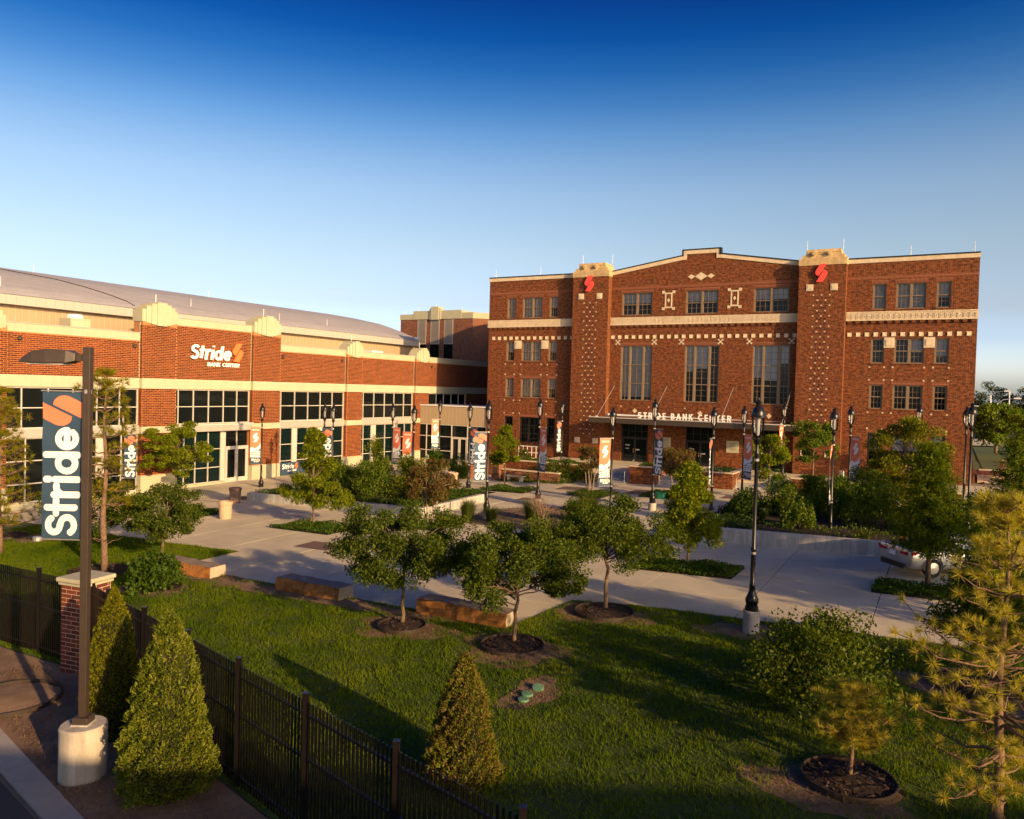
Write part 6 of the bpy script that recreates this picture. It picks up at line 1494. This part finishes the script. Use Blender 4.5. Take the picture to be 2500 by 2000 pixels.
for i, (bx, by, r, h, mk, lab, fl) in enumerate([(-10.4, -13.9, 1.0, 2.2, 'cover', 'upright green bush left of the short brick pillars', 0), (-9.0, -13.2, .9, 2.1, 'cover', 'upright green bush behind the lamp with a navy banner', 0), (-3.6, -10.9, 1.1, 1.2, 'dark', 'low dark shrub before the low brick wall', 0), (-1.9, -10.9, 1.2, 1.7, 'dark', 'dark rose shrub with pale flowers before the long brick planter', 60), (-.2, -10.6, 1.0, 1.2, 'dark', 'rounded dark shrub left of the entrance steps', 0), (-6.4, -8.0, .8, 1.9, 'dark', 'thin dark shrub against the left wing wall', 20)]):
    shrub(lab, bx, by, r, h, 3600, .11, mk, 240 + i, 0, group=GH, nclump=18, flower=fl)
shrub('broad green shrub at the foot of the right tower', 16.6, -9.2, 1.0, 1.3, 3000, .11, 'green', 251, .0)
shrub('green shrub along the ramp wall of the right wing', 19.0, -9.0, 1.3, 1.3, 3600, .11, 'green', 252, .0)
# bare twiggy shrub
g = np.random.default_rng(9); e = empty('bare_shrub', (5.15, -27.5, zg(5.15, -27.5)), 0, 'bare twiggy shrub in the island bed', 'shrub'); mb = MB()
for i in range(34):
    a = g.uniform(0, 6.283); s = g.uniform(.15, .75); p = (math.cos(a) * s * .35, math.sin(a) * s * .35, g.uniform(.35, .7)); q = (math.cos(a) * s, math.sin(a) * s, g.uniform(.7, 1.55)); limb(mb, (0, 0, 0), p, .016, .008, g, 4, .03, .06); limb(mb, p, q, .008, .003, g, 4, .03, .08)
    for k in range(4): r_ = (q[0] + g.normal() * .18, q[1] + g.normal() * .18, q[2] + g.normal() * .16); limb(mb, ((p[0] + q[0]) / 2, (p[1] + q[1]) / 2, (p[2] + q[2]) / 2), r_, .005, .002, g, 3, 0, .08)
tag(mb.build('twigs', M['twig'], e))
reeds('tall reed clump left of the lamp footing in the island bed', 1.15, -27.75, .55, 1.15, 700, 301)
reeds('short reed clump right of the lamp footing in the island bed', 2.3, -27.4, .5, .8, 500, 302)
reeds('reed clump behind the bare shrub in the island bed', 3.9, -26.0, .75, 1.15, 800, 303)
reeds('rear reed clump in the island bed behind the lawn trees', 5.4, -22.6, .8, 1.2, 800, 304)
reeds('reed clump in the middle of the island bed', 5.9, -25.2, .8, 1.1, 800, 305)
reeds('dry reed clump before the vestibule', -11.3, -13.2, .5, .9, 400, 306)
reeds('spiky yucca in the left planter', -5.2, -27.0, .5, .5, 120, 307, .35); reeds('spiky yucca at the right end of the right planter wall', 19.0, -26.2, .6, .6, 140, 308, .46)
# --- ground cover
for k, n, lab in (('bed_a', 4200, 'diamond bed of low green cover under the left lime tree'), ('bed_b', 6500, 'bed of low green cover under the yellow-green tree'), ('bed_c', 3200, 'bed of low green cover under the bright lime tree'), ('bed_d', 3000, 'bed of low green cover under the pale myrtle'), ('bed_e', 6000, 'bed of low green cover beside the parked car'), ('bed_f', 2400, 'bed of low green cover behind the sunlit tan bin'), ('bed_g', 4200, 'bed of low green cover under the bushy myrtle'), ('bed_h', 1500, 'bed of low cover under the reddish myrtle')):
    cover(lab, BEDS[k], n, .22, .085, 'cover', 400 + n)
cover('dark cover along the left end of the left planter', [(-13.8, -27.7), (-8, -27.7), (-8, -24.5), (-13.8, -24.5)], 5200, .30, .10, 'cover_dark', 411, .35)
cover('bright cover at the right end of the left planter', [(-4.4, -27.7), (-1.8, -27.7), (-1.8, -20.5), (-4.4, -20.5)], 4200, .32, .10, 'cover', 412, .35)
cover('thin cover along the front of the left planter', [(-8, -27.7), (-4.4, -27.7), (-4.4, -26.3), (-8, -26.3)], 900, .25, .09, 'cover', 413, .35)
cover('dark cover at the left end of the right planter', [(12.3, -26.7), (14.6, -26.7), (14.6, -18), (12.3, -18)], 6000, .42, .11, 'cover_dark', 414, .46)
cover('yellow-green weeds along the front of the right planter', [(14.6, -26.7), (21, -26.7), (21, -24.6), (14.6, -24.6)], 750, .40, .09, 'green', 415, .46)
cover('green cover at the back of the right planter', [(14.6, -22), (24.5, -22), (24.5, -17.6), (14.6, -17.6)], 4500, .5, .12, 'green', 416, .46)
cover('clipped green top of the first small brick planter', [(3.05, -9.1), (4.25, -9.1), (4.25, -6.7), (3.05, -6.7)], 1500, .26, .09, 'cover', 417, abs_z=1.36)
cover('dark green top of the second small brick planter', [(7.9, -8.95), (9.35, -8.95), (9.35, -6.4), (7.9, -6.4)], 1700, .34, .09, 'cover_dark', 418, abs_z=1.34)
cover('green cover on the long low brick planter', [(-8.8, -8.95), (-1.3, -8.95), (-1.3, -7.3), (-8.8, -7.3)], 3600, .28, .10, 'cover', 419, abs_z=1.12)
cover('green cover on the brick planter at the right end of the steps', [(13.8, -9.0), (15.2, -9.0), (15.2, -7.1), (13.8, -7.1)], 1400, .3, .10, 'cover', 420, abs_z=1.34)
cover('grey green cover below the low brick wall', [(-6, -13.0), (-1, -12.2), (-1, -11.4), (-6, -11.8)], 1500, .2, .09, 'cover', 421)
cover('sparse weeds in the island bed', ISLE, 1500, .15, .08, 'reed', 422)
# --- lawn blades
g = np.random.default_rng(77); NB = 330000
near = [(-16, -38.75), (-6.3, -38.7), (-2.95, -38.5), (-2.92, -40.75), (-1.2, -41.55), (11.5, -41.85), (11.9, -38.65), (13.9, -38.2), (25, -37.8), (25, -55), (18.0, -53.25), (7.8, -50.45), (4.6, -49.55), (-16, -49.3)]
P2 = pts_in(near, NB, g); keep = np.ones(len(P2), bool)
for cx_, cy_, rx_, ry_ in PATCHC:
    rr = np.hypot((P2[:, 0] - cx_) / rx_, (P2[:, 1] - cy_) / ry_) + .16 * np.sin(P2[:, 0] * 5.3 + P2[:, 1] * 3.1) + .10 * np.sin(P2[:, 0] * 11 - P2[:, 1] * 9)
    keep &= g.uniform(0, 1, len(P2)) > .97 * np.clip((1.12 - rr) / .55, 0, 1)
for x, y, r, _ in RINGS: keep &= np.hypot(P2[:, 0] - x, P2[:, 1] - y) > r + .03
for x0, x1 in ((-2.9, -.15), (3.0, 5.66), (8.5, 11.5)): keep &= ~((P2[:, 0] > x0) & (P2[:, 0] < x1) & (P2[:, 1] > -42.2))
P2 = P2[keep]; n = len(P2)
dist = np.hypot(P2[:, 0] - 21.71, P2[:, 1] + 60.35); tuf = .8 + .45 * np.sin(P2[:, 0] * 4.3 + 2 * np.sin(P2[:, 1] * 1.9)) * np.sin(P2[:, 1] * 5.1 + 1.3 * np.sin(P2[:, 0] * 2.3))
B = np.stack([P2[:, 0], P2[:, 1], zgv(P2[:, 0], P2[:, 1]) + .018], -1); a = g.uniform(0, 6.283, n); w = (.005 + .00034 * dist)[:, None]; q = np.stack([np.cos(a), np.sin(a), np.zeros(n)], -1) * w
T = B + np.stack([g.normal(size=n) * .035, g.normal(size=n) * .035, np.clip(.085 * tuf * g.uniform(.55, 1.35, n), .02, .2)], -1)
V = np.stack([B - q, B + q, T], 1).reshape(-1, 3)
tag(inst(mesh_np('grass', V, np.arange(3 * n).reshape(-1, 3), [LM['grass']]), 'grass'), 'green mown lawn grass between the fence and the plaza', 'grass', kind='stuff')
# dry litter on the bare soil
Ps = [pts_in(p, int(700 * k), g) for p, k in zip(PATCH, [2.2, 2.2, 2.0, 1.0, 2.0, 1.5, 2.6, 1.2, .8, .8, .5])] + [pts_in([(3, -49.8), (18, -53.4), (18, -54.5), (10.4, -53.3), (6.6, -52.2), (3, -51.2)], 5200, g)]
P2 = np.vstack(Ps); n = len(P2); C = np.stack([P2[:, 0], P2[:, 1], zgv(P2[:, 0], P2[:, 1]) + .045], -1); a = g.uniform(0, 6.283, n); d = np.stack([np.cos(a), np.sin(a), g.normal(size=n) * .3], -1) * g.uniform(.02, .06, n)[:, None]; q = np.stack([-np.sin(a), np.cos(a), np.zeros(n)], -1) * .006
V = np.stack([C - d - q, C + d - q, C + d + q, C - d + q], 1).reshape(-1, 3)
tag(inst(mesh_np('straw_litter', V, np.arange(4 * n).reshape(-1, 4), [LM['straw']]), 'straw_litter'), 'dry straw litter scattered on the bare soil', 'litter', kind='stuff')
# --- far trees at the right and street things
GF = 'far trees beyond the hall'
for i, (x, y, H, r, lab) in enumerate([(26.3, 33.5, 5.5, 2.7, 'round tree just right of the hall corner beyond the side steps'), (28.8, 62, 5.2, 2.8, 'tree farther along the street behind the round one'), (22, 118, 11.0, 4.6, 'far tree rising above the others right of the hall'), (30, 128, 9.5, 4.2, 'far dark tree left of the traffic mast'), (38, 124, 10, 4.4, 'far tree behind the traffic mast'), (46, 126, 9.5, 4.4, 'far tree right of the traffic mast'), (54, 120, 10, 4.6, 'far tree at the right edge of the skyline'), (16, 122, 9, 4.4, 'far dark tree partly hidden by the hall corner'), (40, 70, 7, 3.2, 'tree across the street at the right edge')]):
    tree(lab, x, y, H, .7, r, 40, 6500, .30 if y < 100 else .36, 'green' if y < 40 else 'far', .18, 500 + i, 'round', r * .3, group=GF, name='far_tree')
signal(31.5, 105, 8.6, -7.5, 'pale traffic signal mast far down the street')
slamp(27.6, 80, 7.6, 'farther pale street lamp at the right of the hall'); slamp(27.4, 57, 6.4, 'nearer pale street lamp at the right of the hall')
# ================================================================ BEHIND THE VIEWPOINT
# a low brick building whose flat roof edge throws the evening shadow over the near kerb
bb_ = empty('low_building', (36.2, -60.6, 0), math.atan2(.447, .894), 'low flat-roofed brick building behind the viewpoint, seen only by its shadow', 'building')
MB().box((-20, -12, -1), (16, 0, 7.25)).build('wall', M['brick_far'], bb_)
MB().box((-20.1, -12.1, 7.25), (16.1, .1, 7.5)).build('roof_edge', M['stone_new'], bb_)
# street trees beyond the right edge of the picture; their shade falls across the drive
for i, (x, y, H, r, lab) in enumerate([(30.5, -38.0, 7.0, 2.4, 'street tree just outside the right edge, shading the drive'), (35.0, -35.5, 7.5, 2.6, 'farther street tree outside the right edge, shading the planter wall'), (33.0, -45.5, 6.5, 2.2, 'nearer street tree outside the right edge, shading the lawn')]):
    tree(lab, x, y, H, 1.8, r, 44, 9000, .20, 'green', .12, 700 + i, 'round', r * .3, name='street_tree')
